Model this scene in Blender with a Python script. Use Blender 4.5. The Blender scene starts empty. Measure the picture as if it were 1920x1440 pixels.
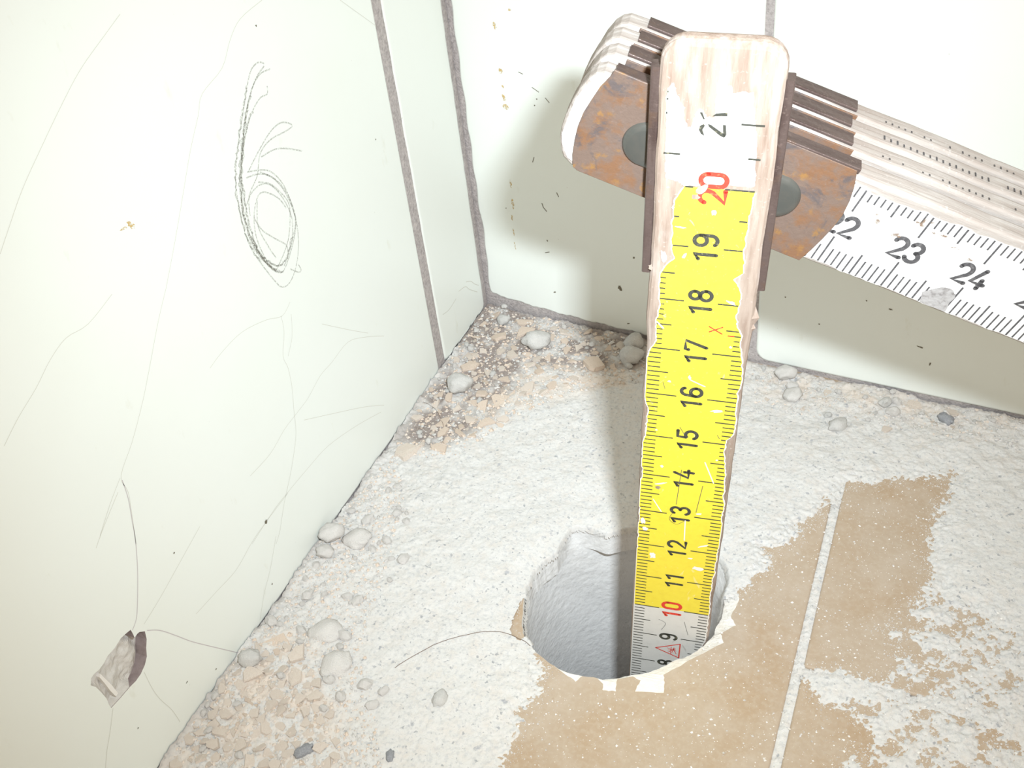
import bpy, bmesh, math, random
import numpy as np
from mathutils import Vector, Matrix
from mathutils.geometry import tessellate_polygon

random.seed(7)
scene = bpy.context.scene
COL = scene.collection
CM = 0.01                                   # everything below is measured in centimetres

# ------------------------------------------------------------------ camera, world, flash, exposure
F_PX = 1952.6
CAM = np.array([12.32686, -23.48425, 17.74336])
R = np.array([[0.92109244, 0.37591013, -0.10139174],
              [0.16133994, -0.60552638, -0.77929919],
              [-0.35434183, 0.70144806, -0.61839509]])      # rows: right, down, forward
cam_d = bpy.data.cameras.new('camera')
cam_d.sensor_width = 36.0
cam_d.lens = F_PX / 1920.0 * 36.0
cam_d.clip_start = 0.002
cam_d.clip_end = 20
cam = bpy.data.objects.new('camera', cam_d)
COL.objects.link(cam)
cam.matrix_world = Matrix(((R[0, 0], -R[1, 0], -R[2, 0], CAM[0] * CM),
                           (R[0, 1], -R[1, 1], -R[2, 1], CAM[1] * CM),
                           (R[0, 2], -R[1, 2], -R[2, 2], CAM[2] * CM),
                           (0, 0, 0, 1)))
scene.camera = cam

world = bpy.data.worlds.new('room_light')
scene.world = world
world.use_nodes = True
world.node_tree.nodes['Background'].inputs[0].default_value = (1.0, 0.83, 0.62, 1)
world.node_tree.nodes['Background'].inputs[1].default_value = 0.77

fl = bpy.data.lights.new('camera_flash', 'AREA')
fl.shape = 'RECTANGLE'
fl.size = 0.010
fl.size_y = 0.006
fl.energy = 0.187
fl.spread = math.radians(86)
fl.color = (0.85, 0.94, 1.0)
flash = bpy.data.objects.new('camera_flash', fl)
COL.objects.link(flash)
FLASH = np.array([13.7223, -21.2781, 18.8941])
m = cam.matrix_world.copy()
m.translation = Vector(FLASH * CM)
flash.matrix_world = m

vs = scene.view_settings
vs.view_transform = 'Standard'
vs.look = 'None'
vs.exposure = 0.0
vs.gamma = 1.0
vs.use_curve_mapping = False

# ------------------------------------------------------------------ geometry helpers
PHI = -0.0973331                           # the back wall is a little off square
BD = np.array([math.cos(PHI), math.sin(PHI), 0.0])      # along the back wall
BN = np.array([math.sin(PHI), -math.cos(PHI), 0.0])     # out of the back wall
XJ, YJ = 11.140, -10.305                   # floor joints

def on_plane(px, p0, n):
    d = R.T @ np.array([(px[0] - 960) / F_PX, (px[1] - 720) / F_PX, 1.0])
    t = ((np.asarray(p0, float) - CAM) @ n) / (d @ n)
    return CAM + d * t
def on_floor(px, z=0.0): return on_plane(px, (0, 0, z), np.array([0, 0, 1.0]))
def on_left(px):                           # -> (along wall, height): along = -y
    p = on_plane(px, (0, 0, 0), np.array([1.0, 0, 0])); return (-p[1], p[2])
def on_back(px):
    p = on_plane(px, (0, 0, 0), BN); return (p @ BD, p[2])

_perm = np.random.RandomState(3).permutation(4096)
def vnoise2(x, y):
    xi = np.floor(x).astype(np.int64); yi = np.floor(y).astype(np.int64)
    fx = x - xi; fy = y - yi
    u = fx * fx * (3 - 2 * fx); v = fy * fy * (3 - 2 * fy)
    h = lambda a, b: _perm[(_perm[a & 4095] + b) & 4095] / 2047.5 - 1
    return (h(xi, yi) * (1 - u) + h(xi + 1, yi) * u) * (1 - v) + (h(xi, yi + 1) * (1 - u) + h(xi + 1, yi + 1) * u) * v
def fbm(x, y, octaves=4, gain=0.5):
    s = 0; a = 1
    for i in range(octaves):
        s = s + a * vnoise2(x * 2 ** i + 17.3 * i, y * 2 ** i + 9.1 * i); a *= gain
    return s
def cell2(x, y):
    """distance to nearest feature point and its random value (Worley)"""
    xi = np.floor(x).astype(np.int64); yi = np.floor(y).astype(np.int64)
    best = np.full(x.shape, 9.0); second = np.full(x.shape, 9.0); val = np.zeros(x.shape)
    for dx in (-1, 0, 1):
        for dy in (-1, 0, 1):
            a = xi + dx; b = yi + dy
            h = _perm[(_perm[a & 4095] + b) & 4095]
            px = a + (h % 64) / 64.0; py = b + (h // 64) / 64.0
            d = np.hypot(x - px, y - py)
            near = d < best
            second = np.where(near, best, np.minimum(second, d))
            val = np.where(near, (h % 101) / 100.0, val)
            best = np.where(near, d, best)
    return best, second, val

def poly_sd(poly, x, y):
    """signed distance, positive inside"""
    poly = np.asarray(poly, float)
    inside = np.zeros(x.shape, bool); dmin = np.full(x.shape, 1e9)
    n = len(poly)
    for i in range(n):
        ax, ay = poly[i]; bx, by = poly[(i + 1) % n]
        ex, ey = bx - ax, by - ay
        t = np.clip(((x - ax) * ex + (y - ay) * ey) / (ex * ex + ey * ey + 1e-12), 0, 1)
        dmin = np.minimum(dmin, np.hypot(x - ax - t * ex, y - ay - t * ey))
        c = ((ay > y) != (by > y)) & (x < (bx - ax) * (y - ay) / (by - ay + 1e-12) + ax)
        inside ^= c
    return np.where(inside, dmin, -dmin)

def mesh(name, verts, faces, mat=None, parent=None, smooth=False, mats=None, midx=None):
    me = bpy.data.meshes.new(name)
    me.from_pydata([tuple(float(c) * CM for c in v) for v in verts], [], [tuple(f) for f in faces])
    if mats:
        for q in mats: me.materials.append(q)
    elif mat: me.materials.append(mat)
    if midx is not None: me.polygons.foreach_set('material_index', midx)
    if smooth: me.polygons.foreach_set('use_smooth', [True] * len(me.polygons))
    me.update()
    o = bpy.data.objects.new(name, me)
    COL.objects.link(o)
    if parent: o.parent = parent
    return o
def tag(o, label=None, cat=None, group=None, kind=None):
    if label: o['label'] = label
    if cat: o['category'] = cat
    if group: o['group'] = group
    if kind: o['kind'] = kind
    return o
def fix_normals(o):
    bm = bmesh.new(); bm.from_mesh(o.data)
    bmesh.ops.remove_doubles(bm, verts=bm.verts, dist=1e-7)
    bmesh.ops.recalc_face_normals(bm, faces=bm.faces); bm.to_mesh(o.data); bm.free()
    return o

class Strokes:
    """flat print: ribbons and patches lying on a plane (2-D coordinates in cm)"""
    def __init__(s): s.v = []; s.f = []
    def ribbon(s, pts, w, caps=True):
        pts = [np.array(p, float) for p in pts]
        ws = w if hasattr(w, '__len__') else [w] * len(pts)
        n = len(pts); base = len(s.v)
        for i, p in enumerate(pts):
            a = pts[max(0, i - 1)]; b = pts[min(n - 1, i + 1)]
            d = b - a; L = np.hypot(*d); d = d / L if L > 1e-9 else np.array([1.0, 0])
            nn = np.array([-d[1], d[0]]) * ws[i] / 2
            s.v += [p + nn, p - nn]
        for i in range(n - 1):
            k = base + 2 * i; s.f.append((k, k + 1, k + 3, k + 2))
        if caps:
            for p, q in ((pts[0], ws[0]), (pts[-1], ws[-1])): s.disc(p, q / 2, 10)
    def disc(s, p, r, n=12):
        base = len(s.v)
        for i in range(n): s.v.append(np.array([p[0] + r * math.cos(6.28318 * i / n), p[1] + r * math.sin(6.28318 * i / n)]))
        s.f.append(tuple(range(base, base + n)))
    def blob(s, p, rx, ry, ang=0, n=14, jag=0.3):
        base = len(s.v); ca, sa = math.cos(ang), math.sin(ang)
        for i in range(n):
            t = 6.28318 * i / n; k = 1 + random.uniform(-jag, jag)
            x, y = rx * k * math.cos(t), ry * k * math.sin(t)
            s.v.append(np.array([p[0] + x * ca - y * sa, p[1] + x * sa + y * ca]))
        s.f.append(tuple(range(base, base + n)))
    def poly(s, pts):
        base = len(s.v); pts = [np.array(p, float) for p in pts]; s.v += pts
        for t in tessellate_polygon([[Vector((p[0], p[1], 0)) for p in pts]]): s.f.append(tuple(base + i for i in t))
    def build(s, name, mat, parent, frame=None, z=0.0):
        """frame: function (a,b,z)->xyz ; default local xy"""
        fr = frame or (lambda a, b, c: (a, b, c))
        o = mesh(name, [fr(p[0], p[1], z) for p in s.v], s.f, mat, parent)
        return o

def smooth_path(pts, k=6):
    """Catmull-Rom"""
    P = [np.array(p, float) for p in pts]; out = []
    for i in range(len(P) - 1):
        p0 = P[max(0, i - 1)]; p1 = P[i]; p2 = P[i + 1]; p3 = P[min(len(P) - 1, i + 2)]
        for j in range(k):
            t = j / k
            out.append(0.5 * ((2 * p1) + (p2 - p0) * t + (2 * p0 - 5 * p1 + 4 * p2 - p3) * t * t + (3 * p1 - p0 - 3 * p2 + p3) * t ** 3))
    out.append(P[-1]); return out

# ------------------------------------------------------------------ materials
def srgb(r, g, b):
    f = lambda c: (c / 255 / 12.92) if c <= 10 else ((c / 255 + 0.055) / 1.055) ** 2.4
    return (f(r), f(g), f(b), 1)
class Mat:
    def __init__(s, name, base, rough=0.6, metal=0.0, spec=0.5):
        s.m = bpy.data.materials.new(name); s.m.use_nodes = True
        s.t = s.m.node_tree; s.n = s.t.nodes; s.b = s.n['Principled BSDF']
        s.b.inputs['Base Color'].default_value = (*base[:3], 1)
        s.b.inputs['Roughness'].default_value = rough; s.b.inputs['Metallic'].default_value = metal
        s.b.inputs['Specular IOR Level'].default_value = spec
        s.co = s.n.new('ShaderNodeTexCoord').outputs['Object']
        s.cur = None; s.base = base
    def link(s, a, b): s.t.links.new(a, b)
    def noise(s, scale, detail=4, rough=0.55, stretch=None, dist=0.0):
        n = s.n.new('ShaderNodeTexNoise'); n.inputs['Scale'].default_value = scale
        n.inputs['Detail'].default_value = detail; n.inputs['Roughness'].default_value = rough; n.inputs['Distortion'].default_value = dist
        c = s.co
        if stretch:
            mp = s.n.new('ShaderNodeMapping'); mp.inputs['Scale'].default_value = stretch; s.link(c, mp.inputs[0]); c = mp.outputs[0]
        s.link(c, n.inputs['Vector']); return n.outputs['Fac']
    def voronoi(s, scale, feature='F1'):
        n = s.n.new('ShaderNodeTexVoronoi'); n.feature = feature; n.inputs['Scale'].default_value = scale
        s.link(s.co, n.inputs['Vector']); return n.outputs['Distance']
    def ramp(s, fac, lo, hi):
        r = s.n.new('ShaderNodeMapRange'); r.inputs[1].default_value = lo; r.inputs[2].default_value = hi
        s.link(fac, r.inputs[0]); return r.outputs[0]
    def mul(s, a, b):
        r = s.n.new('ShaderNodeMath'); r.operation = 'MULTIPLY'
        s.link(a, r.inputs[0])
        if isinstance(b, (int, float)): r.inputs[1].default_value = b
        else: s.link(b, r.inputs[1])
        return r.outputs[0]
    def mix(s, fac, col):
        mx = s.n.new('ShaderNodeMix'); mx.data_type = 'RGBA'
        s.link(fac, mx.inputs[0])
        if s.cur is None: mx.inputs[6].default_value = (*s.base[:3], 1)
        else: s.link(s.cur, mx.inputs[6])
        mx.inputs[7].default_value = (*col[:3], 1)
        s.cur = mx.outputs[2]; s.link(s.cur, s.b.inputs['Base Color'])
    def attr(s, name):
        a = s.n.new('ShaderNodeAttribute'); a.attribute_name = name; return a
    def bump(s, fac, strength, dist):
        b = s.n.new('ShaderNodeBump'); b.inputs['Strength'].default_value = strength; b.inputs['Distance'].default_value = dist
        s.link(fac, b.inputs['Height'])
        prev = s.b.inputs['Normal'].links
        if prev: s.link(prev[0].from_socket, b.inputs['Normal'])
        s.link(b.outputs[0], s.b.inputs['Normal'])

# glazed wall tile, slightly green white, faint grime streaks and specks
def wall_tile_mat():
    q = Mat('wall_tile_glaze', (0.785, 0.82, 0.785), 0.32, 0, 0.35)
    q.mix(q.mul(q.ramp(q.noise(22, 5), 0.48, 0.8), 0.35), (0.75, 0.77, 0.71))
    q.mix(q.mul(q.ramp(q.noise(160, 5, 0.6, (1, 1, 0.4)), 0.66, 0.80), 0.35), (0.52, 0.49, 0.34))
    q.mix(q.mul(q.ramp(q.noise(900, 2), 0.78, 0.84), 0.7), (0.25, 0.22, 0.17))
    q.bump(q.noise(60, 3), 0.05, 0.001)
    return q.m
M_TILE = wall_tile_mat()
q = Mat('grey_grout', (0.47, 0.43, 0.425), 0.95, 0, 0.1)
q.mix(q.mul(q.ramp(q.noise(1400, 4), 0.4, 0.7), 0.6), (0.24, 0.215, 0.21))
q.mix(q.mul(q.ramp(q.noise(500, 3), 0.5, 0.75), 0.7), (0.58, 0.53, 0.51))
q.bump(q.noise(1800, 4), 0.8, 0.0004); M_GROUT = q.m
q = Mat('tile_biscuit', (0.62, 0.60, 0.57), 0.9, 0, 0.15)
q.mix(q.mul(q.ramp(q.noise(700, 4), 0.4, 0.75), 0.4), (0.50, 0.46, 0.42))
q.bump(q.noise(900, 4), 0.6, 0.0006); M_BISC = q.m
q = Mat('dark_fracture', (0.30, 0.25, 0.25), 0.95, 0, 0.1)
q.mix(q.mul(q.ramp(q.noise(900, 4), 0.45, 0.7), 0.6), (0.19, 0.15, 0.15)); M_CLAY = q.m
# brown-beige floor tile with white powder specks
q = Mat('floor_tile_glaze', (0.44, 0.35, 0.265), 0.5, 0, 0.3)
q.mix(q.mul(q.ramp(q.noise(60, 5), 0.45, 0.7), 0.75), (0.40, 0.28, 0.175))
q.mix(q.mul(q.ramp(q.noise(140, 4), 0.48, 0.7), 0.55), (0.50, 0.42, 0.345))
q.mix(q.mul(q.ramp(q.noise(900, 3), 0.45, 0.75), 0.45), (0.52, 0.45, 0.37))
q.mix(q.mul(q.ramp(q.noise(1300, 2), 0.70, 0.76), 0.9), (0.84, 0.80, 0.74))
q.mix(q.mul(q.ramp(q.noise(2600, 2), 0.70, 0.76), 0.6), (0.84, 0.80, 0.74))
q.mix(q.mul(q.ramp(q.noise(420, 3), 0.72, 0.80), 0.5), (0.30, 0.19, 0.11))
q.bump(q.noise(1500, 3), 0.25, 0.0002); M_FTILE = q.m
# white drilling dust
def dust_mat(name, with_attr):
    q = Mat(name, (0.655, 0.645, 0.63), 1.0, 0, 0.0)
    q.mix(q.mul(q.ramp(q.noise(420, 5), 0.45, 0.75), 0.6), (0.635, 0.58, 0.53))
    q.mix(q.mul(q.ramp(q.noise(1300, 3), 0.50, 0.68), 0.65), (0.50, 0.505, 0.515))
    q.mix(q.mul(q.ramp(q.noise(1000, 2), 0.64, 0.71), 0.8), (0.32, 0.33, 0.35))
    q.mix(q.mul(q.ramp(q.noise(620, 3), 0.64, 0.74), 0.75), (0.36, 0.37, 0.40))
    if with_attr:
        a = q.attr('dirt_dark')
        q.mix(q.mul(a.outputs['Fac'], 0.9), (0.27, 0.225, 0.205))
        b = q.attr('beige')
        q.mix(q.mul(b.outputs['Fac'], 0.75), (0.70, 0.585, 0.485))
    q.bump(q.noise(2300, 4, 0.7), 0.45, 0.0004)
    return q.m
M_DUST = dust_mat('drilling_dust', True)
q = Mat('concrete_hole', (0.84, 0.835, 0.83), 1.0, 0, 0.0)
q.mix(q.mul(q.ramp(q.noise(260, 5, 0.6, (1, 1, 2.2)), 0.45, 0.7), 0.6), (0.76, 0.755, 0.755))
q.mix(q.mul(q.ramp(q.noise(1500, 3), 0.62, 0.75), 0.7), (0.58, 0.575, 0.58))
q.mix(q.mul(q.ramp(q.noise(90, 3), 0.5, 0.75), 0.5), (0.86, 0.855, 0.85))
q.bump(q.noise(700, 5), 0.5, 0.0006); M_HOLE = q.m
# rule materials
def wood_mat(name, base, dark, light, k=1.0):
    q = Mat(name, base, 0.75, 0, 0.2)
    q.mix(q.mul(q.ramp(q.noise(900, 4, 0.6, (1, 0.10, 1)), 0.42, 0.7), 0.75 * k), dark)
    q.mix(q.mul(q.ramp(q.noise(500, 4, 0.6, (1, 0.16, 1)), 0.5, 0.72), 0.7 * k), light)
    q.mix(q.mul(q.ramp(q.noise(1600, 3, 0.6), 0.62, 0.72), 0.5 * k), light)
    q.bump(q.noise(1500, 4, 0.6, (1, 0.1, 1)), 0.5, 0.0003)
    return q.m
M_WOOD = wood_mat('worn_rule_wood', (0.340, 0.268, 0.221), (0.196, 0.132, 0.098), (0.476, 0.416, 0.383))
M_WOOD2 = wood_mat('pale_rule_wood', (0.374, 0.336, 0.306), (0.264, 0.212, 0.183), (0.476, 0.451, 0.425))
q = Mat('yellow_rule_paint', (0.80, 0.66, 0.055), 0.45, 0, 0.35)
q.mix(q.mul(q.ramp(q.noise(700, 5), 0.45, 0.75), 0.35), (0.70, 0.52, 0.04))
q.mix(q.mul(q.ramp(q.noise(1800, 3), 0.66, 0.76), 0.55), (0.86, 0.70, 0.25))
q.mix(q.mul(q.ramp(q.noise(260, 4, 0.6, (1, 0.4, 1), 2.0), 0.665, 0.69), 0.45), (0.86, 0.76, 0.40)); M_YEL = q.m
q = Mat('white_rule_paint', (0.66, 0.645, 0.615), 0.45, 0, 0.35)
q.mix(q.mul(q.ramp(q.noise(600, 5), 0.5, 0.75), 0.35), (0.54, 0.52, 0.49))
q.mix(q.mul(q.ramp(q.noise(330, 4, 0.6, (1, 0.4, 1), 2.0), 0.675, 0.70), 0.5), (0.36, 0.33, 0.31)); M_WHT = q.m
q = Mat('paint_primer', (0.80, 0.78, 0.75), 0.7); M_PRIME = q.m
q = Mat('black_print', (0.055, 0.055, 0.045), 0.6, 0, 0.2)
q.mix(q.mul(q.ramp(q.noise(1700, 3), 0.58, 0.72), 0.5), (0.30, 0.27, 0.16)); M_INK = q.m
q = Mat('grey_print', (0.075, 0.072, 0.075), 0.6, 0, 0.2)
q.mix(q.mul(q.ramp(q.noise(1700, 3), 0.5, 0.72), 0.55), (0.20, 0.19, 0.19)); M_INK2 = q.m
q = Mat('red_print', (0.66, 0.055, 0.035), 0.6, 0, 0.2)
q.mix(q.mul(q.ramp(q.noise(1600, 3), 0.56, 0.7), 0.5), (0.75, 0.25, 0.12)); M_RED = q.m
q = Mat('rusty_plate', (0.164, 0.115, 0.092), 0.50, 0.15, 0.4)
q.mix(q.ramp(q.noise(200, 6, 0.65), 0.47, 0.60), (0.193, 0.102, 0.057))
q.mix(q.mul(q.ramp(q.noise(150, 5, 0.65, None, 1.0), 0.53, 0.62), 0.9), (0.102, 0.086, 0.086))
q.mix(q.mul(q.ramp(q.noise(330, 5), 0.58, 0.66), 0.8), (0.279, 0.148, 0.049))
q.mix(q.mul(q.ramp(q.noise(1500, 3), 0.6, 0.7), 0.5), (0.197, 0.139, 0.115))
q.bump(q.noise(900, 4), 0.35, 0.0003); M_RUST = q.m
q = Mat('brown_clip_steel', (0.123, 0.089, 0.080), 0.36, 0.4, 0.5)
q.mix(q.mul(q.ramp(q.noise(500, 4, 0.6, (1, 0.2, 1)), 0.45, 0.65), 0.8), (0.070, 0.045, 0.041))
q.mix(q.mul(q.ramp(q.noise(1500, 3), 0.62, 0.70), 0.6), (0.180, 0.131, 0.115))
q.mix(q.mul(q.ramp(q.noise(260, 4), 0.58, 0.68), 0.5), (0.139, 0.082, 0.053))
q.bump(q.noise(1200, 3), 0.3, 0.0003); M_CLIP = q.m
q = Mat('dark_grey_boss', (0.086, 0.088, 0.080), 0.22, 0.3, 0.7)
q.mix(q.mul(q.ramp(q.noise(400, 4), 0.45, 0.65), 0.6), (0.111, 0.102, 0.089)); M_BOSS = q.m
# debris
def stone_mat(name, base, dark, light):
    q = Mat(name, base, 1.0, 0, 0.05)
    q.mix(q.mul(q.ramp(q.noise(600, 5), 0.45, 0.7), 0.6), light)
    q.mix(q.mul(q.ramp(q.noise(1600, 3), 0.62, 0.74), 0.75), dark)
    q.bump(q.noise(1500, 4), 0.6, 0.0005)
    return q.m
M_CHIP = stone_mat('beige_plaster_chip', (0.66, 0.55, 0.46), (0.50, 0.40, 0.33), (0.70, 0.61, 0.53))
M_CHIP2 = stone_mat('pale_plaster_chip', (0.68, 0.60, 0.53), (0.53, 0.45, 0.39), (0.71, 0.65, 0.59))
M_PEB = stone_mat('grey_mortar_lump', (0.581, 0.572, 0.554), (0.352, 0.352, 0.361), (0.669, 0.656, 0.634))
M_LUMP = stone_mat('dusty_lump', (0.651, 0.629, 0.607), (0.440, 0.422, 0.414), (0.678, 0.660, 0.642))
M_BLUE = stone_mat('blue_grey_stone', (0.317, 0.326, 0.352), (0.176, 0.185, 0.211), (0.493, 0.497, 0.510))
q = Mat('pencil_graphite', (0.46, 0.46, 0.43), 0.6, 0.0, 0.3)
tr = q.n.new('ShaderNodeBsdfTransparent'); mxs = q.n.new('ShaderNodeMixShader')
q.link(q.mul(q.ramp(q.noise(2600, 3, 0.7), 0.36, 0.62), 0.70), mxs.inputs[0]); q.link(tr.outputs[0], mxs.inputs[1]); q.link(q.b.outputs[0], mxs.inputs[2])
q.link(mxs.outputs[0], q.n['Material Output'].inputs[0]); M_PENCIL = q.m
q = Mat('hairline_crack', (0.62, 0.62, 0.56), 0.9); M_CRACK = q.m
q = Mat('dark_hairline_crack', (0.54, 0.50, 0.51), 0.9); M_CRACK2 = q.m
q = Mat('rust_stain', (0.62, 0.43, 0.16), 0.7)
tr = q.n.new('ShaderNodeBsdfTransparent'); mxs = q.n.new('ShaderNodeMixShader')
q.link(q.mul(q.ramp(q.noise(1600, 4, 0.7), 0.42, 0.60), 0.9), mxs.inputs[0]); q.link(tr.outputs[0], mxs.inputs[1]); q.link(q.b.outputs[0], mxs.inputs[2])
q.link(mxs.outputs[0], q.n['Material Output'].inputs[0]); M_STAIN = q.m
q = Mat('dark_speck', (0.16, 0.14, 0.10), 0.8); M_SPECK = q.m
q = Mat('hair', (0.16, 0.11, 0.08), 0.5); M_HAIR = q.m

# ------------------------------------------------------------------ slabs (tiles) with rounded edges and optional holes
def rounded_rect(a0, a1, b0, b1, r, n=4):
    pts = []
    for cx, cy, t0 in ((a1 - r, b1 - r, 0), (a0 + r, b1 - r, 90), (a0 + r, b0 + r, 180), (a1 - r, b0 + r, 270)):
        for i in range(n + 1):
            t = math.radians(t0 + 90 * i / n); pts.append((cx + r * math.cos(t), cy + r * math.sin(t), math.cos(t), math.sin(t)))
    return pts
def slab(name, a0, a1, b0, b1, thick, edge, frame, mat, parent, holes=(), body=None, corner=None, edge_fn=None, hole_mat=None):
    corner = corner or edge * 1.6
    rim = rounded_rect(a0, a1, b0, b1, corner)
    if edge_fn:                               # irregular cut edges: densify then move
        dense = []
        for i in range(len(rim)):
            p = np.array(rim[i]); q_ = np.array(rim[(i + 1) % len(rim)])
            k = max(1, int(np.hypot(*(q_ - p)[:2]) / 0.12))
            for j in range(k): dense.append(p + (q_ - p) * j / k)
        rim = [(*edge_fn(p[0], p[1]), p[2], p[3]) for p in dense]
    n = len(rim); V = []; F = []; smooth = []
    K = 4
    for k in range(K + 1):
        t = math.pi / 2 * k / K
        off = edge * (1 - math.cos(math.pi / 2 - t)); dz = -edge * (1 - math.sin(math.pi / 2 - t))
        # k=0: innermost, at surface ; k=K: outermost, edge below
        ins = edge * (1 - math.sin(t)); dz = -edge * (1 - math.cos(t))
        for x, y, nx, ny in rim: V.append(frame(x - nx * ins, y - ny * ins, dz))
    for x, y, nx, ny in rim: V.append(frame(x, y, -thick))
    outer = [Vector((x - nx * edge, y - ny * edge, 0)) for x, y, nx, ny in rim]
    rings = [outer]; extra = []
    for h in holes:
        hv = [Vector((p[0], p[1], 0)) for p in h]; rings.append(hv); extra += hv
    idx = list(range(n)); base = len(V)
    for e in extra: V.append(frame(e.x, e.y, 0))
    idx += list(range(base, base + len(extra)))
    for t in tessellate_polygon(rings): F.append(tuple(idx[i] for i in t)); smooth.append(False)
    for k in range(K + 1):
        for i in range(n):
            j = (i + 1) % n
            F.append((k * n + i, (k + 1) * n + i, (k + 1) * n + j, k * n + j)); smooth.append(k < K)
    hb = base; n_front = len(F)
    for h in holes:                            # side walls of the holes
        m_ = len(h); b2 = len(V)
        for p in h: V.append(frame(p[0], p[1], -thick * 0.98))
        for i in range(m_):
            j = (i + 1) % m_
            F.append((hb + i, hb + j, b2 + j, b2 + i)); smooth.append(False)
        hb += m_
    o = mesh(name, V, F, mat, parent)
    fix_keep = o.data
    if hole_mat:
        fix_keep.materials.append(hole_mat); fix_keep.polygons.foreach_set('material_index', [0] * n_front + [1] * (len(F) - n_front))
    fix_keep.polygons.foreach_set('use_smooth', smooth)
    bm = bmesh.new(); bm.from_mesh(fix_keep); bmesh.ops.recalc_face_normals(bm, faces=bm.faces); bm.to_mesh(fix_keep); bm.free()
    return o

def f_left(a, b, c): return (c, -a, b)                                   # a = distance from corner, b = height, c = out of wall
def f_back(a, b, c): return tuple(BD * a + BN * c + np.array([0, 0, b]))
def f_floor(a, b, c): return (a, b, c)

# ------------------------------------------------------------------ left wall
wl = mesh('wall_left', [(-0.70, 0.8, -0.5), (-0.70, -45, -0.5), (-0.70, -45, 42), (-0.70, 0.8, 42),
                        (-1.5, 0.8, -0.5), (-1.5, -45, -0.5), (-1.5, -45, 42), (-1.5, 0.8, 42)],
          [(0, 1, 2, 3), (4, 7, 6, 5), (0, 3, 7, 4), (1, 5, 6, 2), (3, 2, 6, 7), (0, 4, 5, 1)], M_GROUT)
tag(wl, 'pale glazed tiled wall on the left with grey joints', kind='structure')
zchip = lambda x, y: on_left((60 + x / 6, 1140 + y / 6))
CHIP = [zchip(*p) for p in [(1110, 245), (1135, 290), (1155, 335), (1185, 290), (1210, 270), (1270, 262), (1290, 350), (1285, 450), (1292, 545), (1270, 640),
        (1225, 740), (1170, 820), (1100, 890), (1040, 960), (970, 1040), (890, 1125), (865, 1085), (840, 1020), (790, 960), (720, 890), (660, 870),
        (665, 790), (700, 740), (760, 690), (810, 620), (850, 540), (930, 450), (1000, 340), (1060, 285)]]
t_big = slab('tile', 3.42, 23.4, 0.02, 20.0, 0.75, 0.10, f_left, M_TILE, wl, holes=[CHIP], hole_mat=M_CLAY)
t_big['label'] = 'large pale tile with a pencilled 6 and a chipped hole'
t_nar = slab('tile', 0.14, 3.14, 0.02, 20.0, 0.75, 0.16, f_left, M_TILE, wl, edge_fn=lambda x, y: (x - 0.05 * math.exp(-y / 1.2) * (1 if x > 2 else 0) + (0.015 * vnoise2(np.array([y * 3.0]), np.array([x]))[0]), y))
t_nar['label'] = 'narrow cut pale tile beside the corner'
for (a0, a1, b0, b1) in ((23.6, 43.6, 0.02, 20.0), (3.42, 23.4, 20.2, 40.2), (0.14, 3.14, 20.2, 40.2), (23.6, 43.6, 20.2, 40.2)):
    slab('tile', a0, a1, b0, b1, 0.75, 0.10, f_left, M_TILE, wl)
# cavity of the chip: broken biscuit inside
def grout(parent, frame, a0, a1, b0, b1, c0, c1):
    V = [frame(a, b, c) for c in (c0, c1) for a, b in ((a0, b0), (a1, b0), (a1, b1), (a0, b1))]
    return fix_normals(mesh('grout_joint', V, [(0, 1, 2, 3), (4, 5, 6, 7), (0, 1, 5, 4), (1, 2, 6, 5), (2, 3, 7, 6), (3, 0, 4, 7)], M_GROUT, parent))
for a0, a1, b0, b1 in ((3.05, 3.52, 0.0, 40.2), (-0.02, 0.22, 0.0, 40.2), (23.3, 23.7, 0.0, 40.2), (0.1, 43.6, 19.9, 20.3), (0.1, 43.6, -0.4, 0.05)):
    grout(wl, f_left, a0, a1, b0, b1, -0.70, -0.022 if b1 > 1 else -0.09)
from mathutils.geometry import delaunay_2d_cdt
cp = np.array(CHIP); lo = cp.min(0); hi = cp.max(0)
g1, g2 = np.meshgrid(np.arange(lo[0], hi[0], 0.035), np.arange(lo[1], hi[1], 0.035))
sdc = poly_sd(cp, g1, g2); okc = sdc > 0.02
pin = [Vector((x, y)) for x, y in zip(g1[okc], g2[okc])]
nb = len(CHIP)
cv, ce, cf, *_ = delaunay_2d_cdt([Vector(p) for p in CHIP] + pin, [(i, (i + 1) % nb) for i in range(nb)], [], 1, 1e-6)
cx_ = np.array([v[0] for v in cv]); cy_ = np.array([v[1] for v in cv])
sd_ = np.maximum(poly_sd(cp, cx_, cy_), 0)
# the break is deep below its near and lower edge, shallow towards the far left
side = np.clip((hi[0] - cx_) / (hi[0] - lo[0]), 0, 1); side = 1 - side
dep = (0.10 + 0.32 * (1 - side) * 0 + 0.16 * np.clip(1.25 - 1.6 * side, 0.0, 1)) * np.clip(sd_ / 0.05 + np.where(side < 0.5, 1.0, 0.0), 0, 1)
dep = dep + 0.07 * fbm(cx_ * 3.0, cy_ * 3.0, 3) * np.clip(sd_ / 0.1, 0, 1)
dep = np.clip(dep, 0.012, 0.6)
chipo = fix_normals(mesh('chipped_cavity', [f_left(x, y, -z) for x, y, z in zip(cx_, cy_, dep)], [tuple(f) for f in cf], M_BISC, t_big)); chipo['label'] = 'broken pit in the glaze showing grey biscuit'
# white shard lying across the break
sh = [zchip(*p) for p in [(770, 740), (830, 800), (900, 870), (970, 960), (945, 995), (880, 930), (820, 850), (760, 780)]]
V = [f_left(*p, 0.0) for p in sh] + [f_left(*p, -0.16) for p in sh]
k = len(sh)
fix_normals(mesh('shard', V, [tuple(range(k)), tuple(range(2 * k - 1, k - 1, -1))] + [(i, (i + 1) % k, k + (i + 1) % k, k + i) for i in range(k)], M_PRIME, t_big))
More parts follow.
